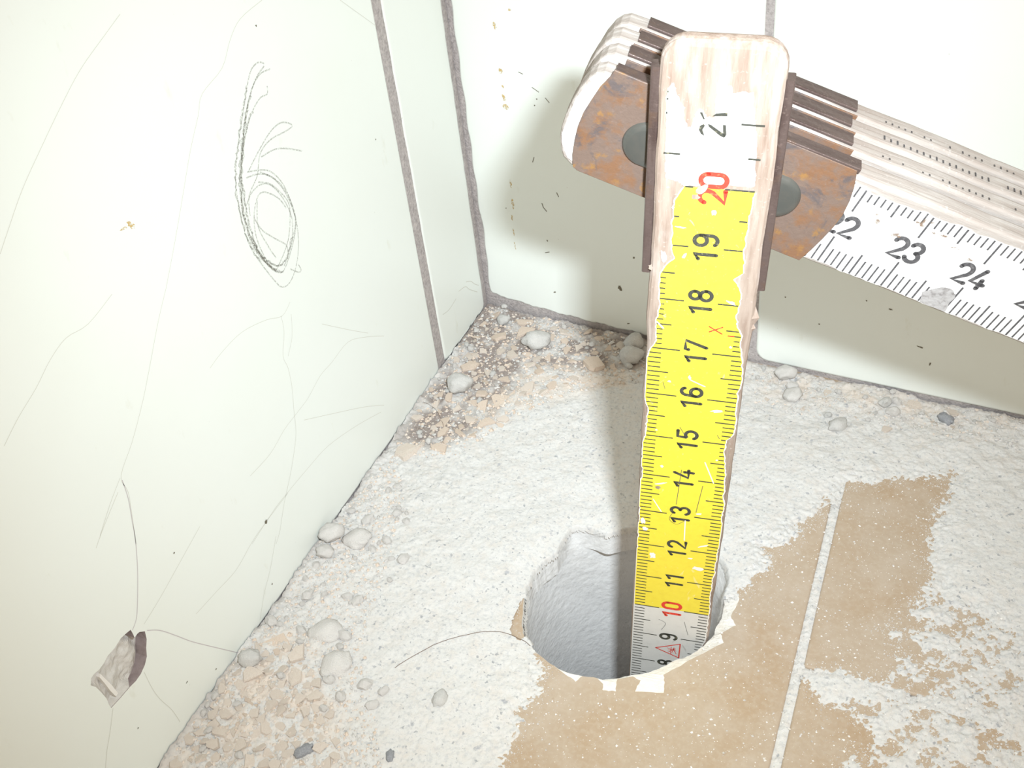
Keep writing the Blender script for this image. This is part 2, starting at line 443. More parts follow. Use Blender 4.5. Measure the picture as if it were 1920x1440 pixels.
# pencilled 6
zp = lambda p: on_left((p[0] * 0.375, p[1] * 0.375))
six = [
 [(1320, 318), (1290, 312), (1255, 350), (1235, 430), (1222, 520), (1205, 620), (1190, 720), (1180, 820), (1178, 920), (1190, 1010), (1215, 1130), (1250, 1230), (1300, 1310), (1370, 1400), (1410, 1435), (1450, 1410), (1480, 1330), (1492, 1230), (1485, 1130), (1460, 1030), (1420, 930), (1370, 870), (1320, 850), (1235, 860)],
 [(1350, 345), (1300, 370), (1260, 440), (1235, 540), (1220, 640), (1210, 760), (1205, 860), (1215, 960), (1240, 1090), (1270, 1200), (1310, 1290), (1370, 1350), (1410, 1360), (1440, 1300), (1470, 1190), (1478, 1100), (1455, 1010), (1410, 930), (1350, 880), (1290, 870), (1230, 890)],
 [(1335, 430), (1335, 470), (1300, 490), (1260, 560), (1230, 660), (1212, 780), (1203, 900), (1212, 1020), (1240, 1150), (1290, 1270), (1350, 1330), (1400, 1355)],
 [(1240, 860), (1290, 760), (1350, 660), (1400, 615), (1440, 615), (1460, 630), (1430, 655), (1350, 700), (1300, 770), (1285, 880), (1245, 980), (1250, 1080)],
 [(1305, 785), (1370, 748), (1430, 742), (1510, 755)],
 [(1290, 910), (1350, 920), (1400, 960), (1440, 1010), (1450, 1080), (1440, 1200), (1400, 1310), (1370, 1350), (1320, 1280), (1280, 1180), (1270, 1080), (1285, 990), (1320, 960), (1390, 990), (1430, 1040)],
 [(1270, 1090), (1310, 1150), (1370, 1190), (1430, 1225), (1440, 1270)],
 [(1310, 1280), (1345, 1310), (1390, 1330), (1430, 1290), (1465, 1180), (1475, 1090), (1430, 970), (1370, 895), (1300, 860)],
 [(1285, 1000), (1290, 1130), (1340, 1230), (1380, 1290)],
 [(1320, 330), (1280, 390), (1250, 480), (1228, 600), (1212, 720), (1200, 850), (1200, 960), (1222, 1090), (1262, 1210), (1320, 1300), (1360, 1340)],
 [(1450, 1345), (1490, 1360), (1505, 1350), (1490, 1320)],
 [(1230, 1030), (1260, 960), (1310, 920), (1360, 930), (1420, 1000), (1460, 1100), (1455, 1230), (1420, 1330)],
]
st = Strokes()
for si, s_ in enumerate(six):
    st.ribbon([zp(p) for p in smooth_path(s_, 6)], 0.030, False)
for s_ in (six[0][3:12], six[1][3:12], six[2][3:10], six[9][2:10], six[1][9:13], six[0][11:13], six[7][:5]):
    st.ribbon([zp((p[0] + random.uniform(-8, 8), p[1])) for p in smooth_path(s_, 6)], 0.040, False)
st.build('pencil_number', M_PENCIL, t_big, f_left, 0.004)['label'] = 'number 6 scribbled in pencil'
# hairline cracks of the glaze
zz = lambda ox, oy, s_: (lambda p: on_left((ox + p[0] * s_, oy + p[1] * s_)))
A = zz(0, 0, .375); Bz = zz(0, 480, .375); Cz = zz(0, 900, .375)
st = Strokes()
fine = [
 (A, [(1310, 0), (1200, 95), (1150, 200), (1110, 340), (1010, 470), (990, 580), (950, 760), (910, 1000), (870, 1230), (830, 1440)]),
 (Bz, [(830, 160), (790, 330), (745, 570), (710, 740), (660, 930), (605, 1100), (640, 1180), (660, 1300), (680, 1440)]),
 (A, [(600, 70), (520, 180), (400, 350), (300, 540), (200, 750), (110, 950), (40, 1150), (0, 1270)]),
 (A, [(1700, 0), (1790, 65), (1880, 130)]),
 (Bz, [(560, 190), (440, 340), (330, 410), (250, 520), (180, 660), (90, 810), (20, 950)]),
 (Bz, [(1450, 230), (1410, 300), (1330, 320), (1210, 380), (1110, 480), (1050, 560)]),
 (Bz, [(1405, 300), (1420, 380), (1415, 500), (1440, 560), (1460, 660), (1470, 780), (1480, 880), (1470, 980), (1450, 1100), (1420, 1240), (1400, 1370), (1380, 1440)]),
 (Bz, [(1455, 290), (1460, 400), (1440, 500)]),
 (Bz, [(1920, 400), (1830, 405), (1740, 430), (1660, 530), (1600, 600), (1540, 710), (1480, 790), (1420, 870), (1350, 990), (1250, 1100)]),
 (Bz, [(1920, 745), (1820, 755), (1700, 780), (1520, 820)]),
 (Bz, [(1905, 780), (1780, 850), (1640, 950), (1540, 1060), (1440, 1180), (1370, 1270), (1260, 1440)]),
 (Bz, [(600, 1110), (550, 1240), (500, 1400)]),
 (Bz, [(1610, 340), (1750, 370), (1840, 385)]),
 (Cz, [(1440, 65), (1390, 130), (1330, 210), (1260, 310), (1180, 450), (1080, 560), (980, 670)]),
 (Cz, [(1380, 280), (1350, 450), (1320, 570), (1300, 700)]),
 (Cz, [(720, 960), (760, 1040), (800, 1095), (860, 1150), (900, 1210)]),
 (Cz, [(565, 1140), (550, 1260), (535, 1350), (527, 1440)]),
 (Cz, [(1000, 230), (900, 410), (800, 590), (720, 720)]),
 (Cz, [(590, 60), (520, 230), (480, 340)]),
]
for fn, p in fine: st.ribbon([fn(t) for t in smooth_path(p, 4)], 0.011, False)
st.build('glaze_crack', M_CRACK, t_big, f_left, 0.003)
st = Strokes()
for fn, p in ((Cz, [(610, 0), (640, 90), (660, 200), (680, 330), (688, 480), (686, 640), (680, 700), (662, 750)]),
              (Cz, [(735, 752), (800, 752), (880, 778), (960, 808), (1080, 838), (1195, 865)])):
    st.ribbon([fn(t) for t in smooth_path(p, 5)], 0.017, False)
st.build('glaze_crack', M_CRACK2, t_big, f_left, 0.003)
st = Strokes()
Z8 = zz(640, 300, .25)
for p in ([(935, 915), (970, 910), (1000, 930), (1030, 940)], [(760, 1160), (800, 1130), (830, 1090), (860, 1040)], [(880, 985), (930, 950), (960, 970), (1020, 990)]):
    st.ribbon([Z8(t) for t in smooth_path(p, 5)], 0.02, False)
st.build('glaze_crack', M_CRACK, t_nar, f_left, 0.003)
st = Strokes()
for p, rx, ry in (((1330, 210), .045, .05), ((870, 365), .02, .02), ((690, 1240), .018, .016), ((1080, 945), .02, .015), ((935, 1010), .03, .012), ((1360, 520), .02, .02)):
    st.blob(Cz(p), rx, ry)
for p in ((1878, 697), (1280, 128)): st.blob(A(p), .02, .02)
st.build('dirt_speck', M_SPECK, t_big, f_left, 0.005)
st = Strokes()
st.blob(A((655, 1125)), .10, .05, 0.9); st.blob(A((620, 1143)), .09, .025, 0.2)
st.build('rust_stain', M_STAIN, t_big, f_left, 0.005)

# ------------------------------------------------------------------ back wall
Vb = [f_back(a, b, c) for c in (-0.05, -1.8) for a, b in ((-1.0, -0.5), (42, -0.5), (42, 42), (-1.0, 42))]
wb = mesh('wall_back', Vb, [(0, 1, 2, 3), (4, 7, 6, 5), (0, 3, 7, 4), (1, 5, 6, 2), (3, 2, 6, 7), (0, 4, 5, 1)], M_GROUT)
tag(wb, 'pale glazed tiled wall at the back with a shadow of the rule', kind='structure')
def low_edge(x, y):                         # the bottom edge climbs a little towards the corner
    if y < 3: y = y + 0.42 * math.exp(-max(x, 0) / 2.6) + 0.02 * math.sin(x * 7) + 0.012 * math.sin(x * 23)
    if x < 1: x = x + 0.02 * math.sin(y * 5) + 0.05 * math.exp(-((y - 2.4) / 0.7) ** 2)
    return x, y
t_b1 = slab('tile', 0.12, 8.14, 0.10, 20.0, 0.7, 0.07, f_back, M_TILE, wb, edge_fn=low_edge)
t_b1['label'] = 'pale tile of the back wall with rusty drip stains'
t_b2 = slab('tile', 8.32, 28.3, 0.14, 20.0, 0.7, 0.09, f_back, M_TILE, wb, corner=0.35)
t_b2['label'] = 'pale tile of the back wall behind the horizontal part of the rule'
for (a0, a1, b0, b1) in ((28.5, 40, 0.14, 20.0), (0.12, 8.14, 20.2, 40), (8.32, 28.3, 20.2, 40), (28.5, 40, 20.2, 40)):
    slab('tile', a0, a1, b0, b1, 0.7, 0.09, f_back, M_TILE, wb)
Bk = lambda ox, oy, s_: (lambda p: on_back((ox + p[0] * s_, oy + p[1] * s_)))
k1 = Bk(640, 0, .25); k2 = Bk(640, 300, .25); k3 = Bk(1080, 300, .25); k4 = Bk(1440, 380, .25)
st = Strokes()
for p, rx, ry in (((1148, 190), .05, .10), ((1262, 72), .04, .03), ((1195, 530), .07, .07), ((1222, 735), .05, .09), ((1230, 800), .09, .09), ((1210, 650), .03, .04)):
    st.blob(k1(p), rx, ry, 0.3)
for p, rx, ry in (((1272, 180), .03, .12), ((1287, 330), .04, .15), ((1280, 430), .025, .10), ((1292, 540), .02, .14), ((1302, 640), .022, .12)):
    st.blob(k2(p), rx, ry, 0.05)
st.build('rust_stain', M_STAIN, t_b1, f_back, 0.005)
st = Strokes()
for fn, p, rx, ry in ((k3, (330, 960), .055, .085), (k3, (392, 1226), .04, .02), (k3, (435, 733), .03, .03), (k2, (1600, 990), .04, .02), (k2, (1545, 605), .02, .03), (k1, (1465, 743), .02, .02), (k2, (1235, 360), .02, .015), (k1, (1450, 790), .02, .02)):
    st.blob(fn(p), rx, ry, 0.4)
for p in ([(1505, 325), (1515, 355), (1540, 385)], [(1530, 695), (1560, 690)], [(1615, 245), (1630, 275)]): st.ribbon([k2(t) for t in p], 0.022)
for p in ([(1330, 540), (1360, 555)], [(1430, 655), (1480, 690)], [(1530, 735), (1560, 770)], [(1435, 1215), (1445, 1180)]): st.ribbon([k1(t) for t in p], 0.018)
st.build('dirt_speck', M_SPECK, t_b1, f_back, 0.005)
st = Strokes()
for fn, p, rx, ry in ((k4, (1140, 1082), .07, .02), (k4, (385, 910), .02, .02), (k4, (130, 708), .02, .02), (k4, (740, 735), .02, .02), (k4, (1215, 1210), .02, .05), (k4, (920, 800), .05, .02)):
    st.blob(fn(p), rx, ry, -0.2)
st.build('dirt_speck', M_SPECK, t_b2, f_back, 0.005)

# ------------------------------------------------------------------ the drilled hole: outline of the rim
rim_px = [(985, 1190), (1010, 1222), (1045, 1248), (1080, 1262), (1120, 1268), (1150, 1267), (1177, 1261), (1220, 1252), (1265, 1232), (1312, 1213), (1335, 1187), (1352, 1155), (1360, 1115), (1367, 1082), (1357, 1050),
          (1140, 1000), (1075, 985), (1045, 1035), (1000, 1070), (985, 1130)]
rim = np.array([on_floor(p)[:2] for p in rim_px])
HC = np.array([7.21, -9.45])
def polar(P):
    d = np.asarray(P) - HC; return np.arctan2(d[:, 1], d[:, 0]), np.hypot(d[:, 0], d[:, 1])
rt, rr = polar(rim); o_ = np.argsort(rt); rt = rt[o_]; rr = rr[o_]
def rim_r(t): return np.interp(t, np.concatenate([rt - 2 * np.pi, rt, rt + 2 * np.pi]), np.concatenate([rr, rr, rr]))
NT = 220
TH = np.linspace(-np.pi, np.pi, NT, endpoint=False)
RIM = rim_r(TH)
RIM = 0.25 * np.roll(RIM, 1) + 0.5 * RIM + 0.25 * np.roll(RIM, -1)
RIM = RIM + 0.025 * vnoise2(TH * 9, TH * 0) + 0.012 * vnoise2(TH * 30, TH * 0 + 5)
def rim_of(t): return np.interp(t, np.concatenate([TH - 2 * np.pi, TH, TH + 2 * np.pi]), np.concatenate([RIM, RIM, RIM]))
# outline of the chipped glaze around it (blunt notches towards the camera)
z6 = lambda p: (1080 + p[0] / 4, 940 + p[1] / 4)
chip_px = [(985, 1193), (1002, 1222), (1030, 1243), (1062, 1265), (1080, 1278), (1092, 1266), (1118, 1270), (1131, 1283), (1130, 1295), (1154, 1296), (1157, 1274), (1188, 1268), (1200, 1276), (1191, 1296), (1245, 1300), (1246, 1284), (1244, 1266),
           (1275, 1248), (1305, 1232), (1357, 1205), (1352, 1188), (1380, 1172), (1370, 1155), (1386, 1125), (1378, 1100), (1412, 1080), (1430, 1057), (1424, 1030), (1400, 1000)]
chipo_xy = np.array([on_floor(p)[:2] for p in chip_px])
ct, cr = polar(chipo_xy)
ct = np.unwrap(ct)                                            # runs round the near side
def glaze_r(t):
    out = rim_of(t) + 0.03
    lo, hi = min(ct[0], ct[-1]), max(ct[0], ct[-1])
    for k in (-2 * np.pi, 0, 2 * np.pi):
        s_ = (t + k >= lo) & (t + k <= hi)
        oo = np.argsort(ct)
        out = np.where(s_, np.maximum(np.interp(t + k, ct[oo], cr[oo]), rim_of(t) + 0.03), out)
    return out
lo_t, hi_t = min(ct[0], ct[-1]), max(ct[0], ct[-1])
near = []
for i in range(len(chipo_xy) - 1):
    for j in range(4): near.append(chipo_xy[i] + (chipo_xy[i + 1] - chipo_xy[i]) * j / 4)
near.append(chipo_xy[-1])
near = [p + np.array([random.uniform(-.012, .012), random.uniform(-.012, .012)]) for p in near]
def push_out(p):                                   # never inside the bored edge
    d = p - HC; r0 = np.hypot(*d); rm = float(rim_of(np.array([math.atan2(d[1], d[0])]))[0]) + 0.03
    return HC + d * max(1.0, rm / r0)
near = [push_out(p) for p in near]
t0, t1 = math.atan2(*(near[-1] - HC)[::-1]), math.atan2(*(near[0] - HC)[::-1])
while t1 < t0: t1 += 2 * math.pi
far_t = np.linspace(t0, t1, 130)[2:-2]
hole_outline = [tuple(p) for p in near] + [(HC[0] + (r + 0.03) * math.cos(t), HC[1] + (r + 0.03) * math.sin(t)) for t, r in zip(far_t, rim_of(far_t))]

# ------------------------------------------------------------------ floor
fb_hole = [(HC[0] + 2.75 * math.cos(t), HC[1] + 2.75 * math.sin(t)) for t in np.linspace(0, 2 * np.pi, 60, endpoint=False)]
floor = slab('floor', -0.6, 42, -45, 0.9, 0.6, 0.01, lambda a, b, c: (a, b, c - 0.085), M_GROUT, None, holes=[fb_hole])
tag(floor, 'brown tiled floor under white drilling dust with a drilled hole', kind='structure')
t_hole = slab('tile', 0.35, XJ - 0.095, -20.0, -0.55, 0.8, 0.05, f_floor, M_FTILE, floor, holes=[hole_outline], hole_mat=M_HOLE)
t_hole['label'] = 'brown floor tile with the drilled hole'
t_f2 = slab('tile', XJ + 0.095, 30.9, YJ + 0.11, -1.9, 0.8, 0.05, f_floor, M_FTILE, floor)
t_f3 = slab('tile', XJ + 0.095, 30.9, -30.1, YJ - 0.11, 0.8, 0.05, f_floor, M_FTILE, floor)
slab('tile', 0.35, XJ - 0.095, -40.0, -20.22, 0.8, 0.05, f_floor, M_FTILE, floor)
slab('tile', 31.1, 41.5, YJ + 0.11, -3.3, 0.8, 0.05, f_floor, M_FTILE, floor)
slab('tile', 31.1, 41.5, -30.1, YJ - 0.11, 0.8, 0.05, f_floor, M_FTILE, floor)
slab('tile', XJ + 0.095, 30.9, -44, -30.3, 0.8, 0.05, f_floor, M_FTILE, floor)
# chipped, whitish rim of the tile
inner = [(HC[0] + r * math.cos(t), HC[1] + r * math.sin(t)) for t, r in zip(TH, rim_of(TH))]
V = [(x, y, -0.003) for x, y in hole_outline] + [(x, y, -0.105) for x, y in inner]
Fc = [tuple(f) for f in tessellate_polygon([[Vector((x, y, 0)) for x, y in hole_outline], [Vector((x, y, 0)) for x, y in inner]])]
q = Mat('fresh_chipped_rim', (0.80, 0.77, 0.72), 0.95, 0, 0.1)
q.mix(q.mul(q.ramp(q.noise(500, 4), 0.5, 0.72), 0.5), (0.74, 0.64, 0.54)); q.bump(q.noise(900, 4), 0.5, 0.0006)
o = fix_normals(mesh('chipped_rim', V, Fc, q.m, t_hole)); o['label'] = 'whitish chipped edge of the tile around the hole'
# wall of the hole
NZ = 90; V = []; Fc = []
zs = np.concatenate([np.linspace(-0.10, -2.5, 55), np.linspace(-2.6, -9.15, NZ - 55)])
tt, zg = np.meshgrid(TH, zs)
cx, cyy = np.cos(tt) * 2, np.sin(tt) * 2
depth = -zg
bl = np.clip((depth - 0.1) / 0.9, 0, 1); bl = bl * bl * (3 - 2 * bl)
r = (rim_of(tt) * (1 - bl) + (2.20 + 0.05 * np.sin(tt * 2 + 0.5)) * bl) * (1 - 0.006 * depth)
rough = 0.030 * fbm(cx * 0.9 + zg * 0.35, cyy * 0.9 + zg * 0.5, 3) + 0.006 * fbm(cx * 6 + zg * 4, cyy * 6 - zg * 5, 3)
r = r + rough * np.minimum(1, depth / 0.25)
for z_i in range(NZ):
    for i in range(NT): V.append((HC[0] + r[z_i, i] * math.cos(TH[i]), HC[1] + r[z_i, i] * math.sin(TH[i]), zs[z_i]))
for k in range(NZ - 1):
    for i in range(NT):
        j = (i + 1) % NT; Fc.append((k * NT + i, (k + 1) * NT + i, (k + 1) * NT + j, k * NT + j))
V.append((HC[0], HC[1], -9.2))
for i in range(NT): Fc.append(((NZ - 1) * NT + i, len(V) - 1, (NZ - 1) * NT + (i + 1) % NT))
o = mesh('drilled_hole', V, Fc, M_HOLE, floor, smooth=True); o['label'] = 'grey concrete inside of the drilled hole'
# dusty filling of the joints
def joint_fill(name, pts_a, width, along):
    V = []; Fc = []
    n = len(pts_a); K = 7
    for i, t in enumerate(pts_a):
        for k in range(K):
            s_ = (k / (K - 1) - 0.5) * width
            x, y = (XJ + s_, t) if along == 'y' else (t, YJ + s_)
            h = -0.062 + 0.04 * (1 - (2 * k / (K - 1) - 1) ** 2) + 0.018 * float(vnoise2(np.array([x * 14.0]), np.array([y * 14.0]))[0])
            V.append((x, y, h))
    for i in range(n - 1):
        for k in range(K - 1): Fc.append((i * K + k, i * K + k + 1, (i + 1) * K + k + 1, (i + 1) * K + k))
    return fix_normals(mesh(name, V, Fc, M_DUST, floor))
joint_fill('joint_filling', np.arange(-30, -1.0, 0.06), 0.26, 'y')
joint_fill('joint_filling', np.arange(XJ + 0.095, 30, 0.06), 0.24, 'x')

# ------------------------------------------------------------------ white drilling dust lying on the floor
bare_px = [(1002, 1236), (1022, 1262), (1010, 1300), (975, 1335), (962, 1380), (945, 1440), (930, 1530), (1380, 1640), (1560, 1500), (1575, 1420), (1600, 1360), (1560, 1320), (1520, 1292), (1512, 1270),
           (1560, 1258), (1640, 1255), (1665, 1225), (1650, 1185), (1690, 1160), (1715, 1140), (1748, 1085), (1735, 1050), (1755, 985), (1775, 930), (1785, 890), (1700, 897), (1640, 908), (1592, 908), (1560, 935), (1510, 985), (1470, 1020), (1432, 1030),
           (1440, 1060), (1400, 1100), (1372, 1110), (1300, 1080), (1150, 1120), (1060, 1180), (1020, 1215)]
bare = np.array([on_floor(p)[:2] for p in bare_px])
bare2 = np.array([on_floor(p)[:2] for p in [(958, 1190), (966, 1155), (980, 1125), (990, 1128), (986, 1190), (975, 1200)]])
patch = np.array([on_floor(p)[:2] for p in [(1640, 1200), (1760, 1110), (1860, 1120), (1960, 1180), (1980, 1480), (1600, 1560), (1540, 1380), (1600, 1270)]])
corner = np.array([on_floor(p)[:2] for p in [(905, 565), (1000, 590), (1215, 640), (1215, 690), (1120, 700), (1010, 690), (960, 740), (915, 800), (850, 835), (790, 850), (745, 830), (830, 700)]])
wallgap = 0.10
beigez = [np.array([on_floor(p)[:2] for p in P]) for P in ([(300, 1460), (445, 1240), (560, 1180), (640, 1280), (640, 1480)], [(900, 760), (1010, 690), (1200, 690), (1200, 740), (1060, 750), (930, 800)], [(1400, 680), (1900, 790), (1880, 830), (1640, 780), (1400, 740)])]
def dust_fields(x, y):
    sdb = -poly_sd(bare, x, y)
    sdb = sdb + 0.09 * fbm(x * 2.2, y * 2.2, 4, 0.6) + 0.11 * vnoise2(x * 13, y * 13) + 0.10 * vnoise2(x * 24, y * 24)
    t = np.where(sdb > 0, 0.075 * (1 - np.exp(-sdb / 0.35)), 0.14 * sdb)
    t = np.maximum(t, -0.12)
    ps = np.clip(poly_sd(patch, x, y) / 0.8 + 0.3, 0, 1)
    t = t - ps * (0.058 - 0.030 * fbm(x * 2.6, y * 2.6, 5, 0.8) - 0.016 * vnoise2(x * 22, y * 22))
    r_ = np.hypot(x - HC[0], y - HC[1]); th = np.arctan2(y - HC[1], x - HC[0]); rm = rim_of(th)
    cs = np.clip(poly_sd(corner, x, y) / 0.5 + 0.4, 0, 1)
    on = np.clip(t / 0.05, 0, 1)
    left = np.exp(-np.maximum(x, 0) / 1.3)
    t = t + on * (0.10 * left * (0.5 + 0.6 * fbm(x * .9, y * .9, 2)) + 0.035 * fbm(x * 0.7, y * 0.7, 3))
    lump = np.clip(0.35 + 0.9 * left + 0.9 * np.exp(-(np.maximum(-y - x * 0.0977, 0)) / 1.4), 0, 1.2)
    lump = lump * np.clip((r_ - rm) / 0.8, 0, 1)
    t = t + on * lump * (0.035 * fbm(x * 4, y * 4, 3) + 0.020 * np.abs(fbm(x * 11, y * 11, 2)))
    t = t + on * (0.0035 * fbm(x * 13, y * 13, 3, 0.7) + 0.002 * vnoise2(x * 34, y * 34))
    # grit clumps in the heaps by the walls
    f1, f2, val = cell2(x * 4.5 + 0.2 * fbm(x * 5, y * 5, 2), y * 4.5)
    t = t + on * np.clip(lump - 0.4, 0, 1) * 0.10 * (np.minimum(f2 - f1, 0.35)) * (0.3 + val)
    t = t - cs * on * 0.03
    # lip: the powder runs down into the hole on the far side
    inside = rm - r_
    t = np.where((inside > -0.5) & (t > 0), np.maximum(t * np.clip(-inside / 0.5, 0.15, 1), np.where(y > HC[1] - 1.6, 0.008, -1)), t)
    t = np.where(poly_sd(bare2, x, y) + 0.03 * vnoise2(x * 14, y * 14) > 0, -0.03, t)
    t = np.where(inside > 0.0, 0.012 - inside * 2.2, t)
    dirt_dark = cs * np.clip(0.95 + 1.2 * fbm(x * 2.2, y * 2.2, 3), 0.1, 1)
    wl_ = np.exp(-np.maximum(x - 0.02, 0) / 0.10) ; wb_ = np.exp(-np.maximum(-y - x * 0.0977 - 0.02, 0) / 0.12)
    dirt_dark = np.clip(dirt_dark + 0.55 * wl_ * (fbm(x * 2, y * 2, 2) > -0.2) + 0.6 * wb_, 0, 1)  # corner dirt, plus a darker band along the foot of both walls
    be = np.zeros_like(x)
    for bz in beigez: be = np.maximum(be, np.clip(poly_sd(bz, x, y) / 0.8 + 0.3, 0, 1) * 0.8)
    be = be * np.clip(0.6 + 1.2 * fbm(x * 3, y * 3, 3), 0, 1)
    return t, dirt_dark, be, inside
def dust_h(x, y):
    t = dust_fields(np.array([float(x)]), np.array([float(y)]))[0]; return max(float(t[0]), 0.0)
STEP = 0.025
xs = np.arange(0.02, 20.0, STEP); ys = np.arange(-20.0, -0.02, STEP)
gx, gy = np.meshgrid(xs, ys)
# stay inside the walls, and only where the place can plausibly be seen
keep_v = (gy < -gx * 0.0977 - 0.03)
tz, dirt_dark, be, inside = dust_fields(gx, gy)
fade = np.clip((19.5 - gx) / 2.5, 0, 1) * np.clip((gy + 19.8) / 1.5, 0, 1)
tz = tz - (1 - fade) * 0.3
keep_v &= (tz > -0.03) | ((inside > 0) & (tz > -0.16))
keep_v &= ~((inside > -0.02) & (gy < HC[1] - 0.2) & (gx > 5.9))
ny, nx = gx.shape
kf = keep_v[:-1, :-1] & keep_v[1:, :-1] & keep_v[:-1, 1:] & keep_v[1:, 1:]
iy, ix = np.nonzero(kf)
q0 = iy * nx + ix
quads = np.stack([q0, q0 + 1, q0 + nx + 1, q0 + nx], 1)
used = np.zeros(nx * ny, bool); used[quads.ravel()] = True
remap = np.cumsum(used) - 1
quads = remap[quads]
co = np.stack([gx.ravel(), gy.ravel(), tz.ravel()], 1)[used] * CM
me = bpy.data.meshes.new('drilling_dust')
me.vertices.add(len(co)); me.vertices.foreach_set('co', co.ravel().astype(np.float32))
me.loops.add(quads.size); me.loops.foreach_set('vertex_index', quads.ravel().astype(np.int32))
me.polygons.add(len(quads)); me.polygons.foreach_set('loop_start', np.arange(0, quads.size, 4, dtype=np.int32))
try: me.polygons.foreach_set('loop_total', np.full(len(quads), 4, dtype=np.int32))
except Exception: pass
me.polygons.foreach_set('use_smooth', np.ones(len(quads), bool))
me.update(calc_edges=True); me.validate()
for nm, arr in (('dirt_dark', dirt_dark), ('beige', be)):
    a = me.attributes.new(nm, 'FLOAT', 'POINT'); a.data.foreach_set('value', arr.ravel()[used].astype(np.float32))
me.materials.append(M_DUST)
dust = bpy.data.objects.new('drilling_dust', me); COL.objects.link(dust)
tag(dust, 'white and pinkish drilling dust spread over the floor around the hole', 'dust', kind='stuff')

# ------------------------------------------------------------------ folding rule
Bp = np.array([7.755031906, -9.597027315, -9.152332942])            # zero end of the first segment
Rr = np.array([[0.98477101, 0.08042332, 0.15413677], [0.15929373, -0.0621887, -0.98527056], [-0.06965316, 0.99481891, -0.07405256]])
U1, V1, N1 = Rr.T
def frame_matrix(o, x, y, z):
    return Matrix(((x[0], y[0], z[0], o[0] * CM), (x[1], y[1], z[1], o[1] * CM), (x[2], y[2], z[2], o[2] * CM), (0, 0, 0, 1)))
rule = bpy.data.objects.new('folding_rule', None); COL.objects.link(rule)
rule.empty_display_size = 0.02
rule.location = Vector(Bp * CM)
tag(rule, 'worn wooden folding rule, yellow and white, standing in the drilled hole', 'folding rule')
ROOT_INV = Matrix.Translation(Vector(-Bp * CM))

def bar(name, outline, z0, z1, edge, mat, parent, mtx=None, K=3):
    """solid with the given 2-D outline [(x,y)] (counter-clockwise) between z0 (back) and z1 (front), rounded long edges"""
    P = [np.array(p, float) for p in outline]; n = len(P)
    N = []
    for i in range(n):
        a = P[i - 1]; b = P[(i + 1) % n]; d = b - a; d = d / (np.hypot(*d) + 1e-9); N.append(np.array([d[1], -d[0]]))
    V = []; Fc = []
    prof = []
    for k in range(K + 1):
        t = math.pi / 2 * k / K; prof.append((edge * (1 - math.cos(t)), z0 + edge * (1 - math.sin(t))))
    prof = prof[::-1]                                    # from back face outward
    for k in range(K + 1):
        t = math.pi / 2 * k / K; prof.append((edge * (1 - math.cos(t)), z1 - edge * (1 - math.sin(t))))
    prof2 = []
    for ins, z in prof: prof2.append((ins, z))
    for ins, z in prof2:
        for i in range(n): q_ = P[i] - N[i] * ins; V.append((q_[0], q_[1], z))
    m_ = len(prof2)
    for k in range(m_ - 1):
        for i in range(n):
            j = (i + 1) % n; Fc.append((k * n + i, k * n + j, (k + 1) * n + j, (k + 1) * n + i))
    Fc.append(tuple(range((m_ - 1) * n, m_ * n))); Fc.append(tuple(range(n - 1, -1, -1)))
    o = mesh(name, V, Fc, mat, parent, smooth=False)
    fix_normals(o)
    if mtx is not None: o.matrix_local = mtx
    return o

W2 = 0.8
def seg_outline(y0, y1, r0, r1, w=W2, jag=0.0, n=6):
    """rounded ended bar outline, ccw"""
    pts = []
    def arc(cx, cy, r, a0, a1):
        for i in range(n + 1):
            t = math.radians(a0 + (a1 - a0) * i / n); pts.append((cx + r * math.cos(t), cy + r * math.sin(t)))
    arc(w - r0, y0 + r0, r0, -90, 0)
    L = y1 - r1 - (y0 + r0); k = int(L / 0.18)
    for i in range(1, k): y = y0 + r0 + L * i / k; pts.append((w + jag * float(fbm(np.array([y * 2.0]), np.array([1.0]), 3)[0]), y))
    arc(w - r1, y1 - r1, r1, 0, 90)
    arc(-w + r1, y1 - r1, r1, 90, 180)
    for i in range(k - 1, 0, -1): y = y0 + r0 + L * i / k; pts.append((-w + jag * float(fbm(np.array([y * 2.0]), np.array([7.0]), 3)[0]), y))
    arc(-w + r0, y0 + r0, r0, 180, 270)
    return pts
# glyphs, narrow engineering numerals: box 0..0.62 wide, 0..1 high
def arcp(cx, cy, rx, ry, a0, a1, n=12): return [(cx + rx * math.cos(math.radians(a0 + (a1 - a0) * i / n)), cy + ry * math.sin(math.radians(a0 + (a1 - a0) * i / n))) for i in range(n + 1)]
GL = {
 '0': [arcp(.30, .70, .24, .24, 0, 180) + arcp(.30, .30, .24, .24, 180, 360) + [(.54, .70)]],
 '1': [[(.08, .74), (.30, .94), (.30, .06)]],
 '2': [arcp(.30, .70, .24, .24, 165, -20, 12) + [(.48, .50), (.08, .07), (.56, .07)]],
 '3': [arcp(.29, .72, .22, .22, 160, -75, 12), arcp(.29, .29, .25, .23, 75, -160, 12)],
 '4': [[(.36, .94), (.06, .28), (.58, .28)], [(.44, .48), (.44, .06)]],
 '5': [[(.52, .94), (.14, .94), (.11, .54)] + arcp(.29, .33, .25, .26, 130, -150, 14)],
 '6': [arcp(.30, .30, .24, .24, 0, 360, 20), [(.50, .80)] + arcp(.32, .70, .22, .24, 40, 180, 8) + [(.06, .30)]],
 '7': [[(.06, .80), (.06, .93), (.56, .93), (.24, .06)]],
 '8': [arcp(.30, .73, .20, .20, 0, 360, 18), arcp(.30, .29, .24, .23, 0, 360, 20)],
 '9': [arcp(.30, .70, .24, .24, 0, 360, 20), [(.54, .70)] + arcp(.30, .30, .24, .24, 0, -140, 10)],
}
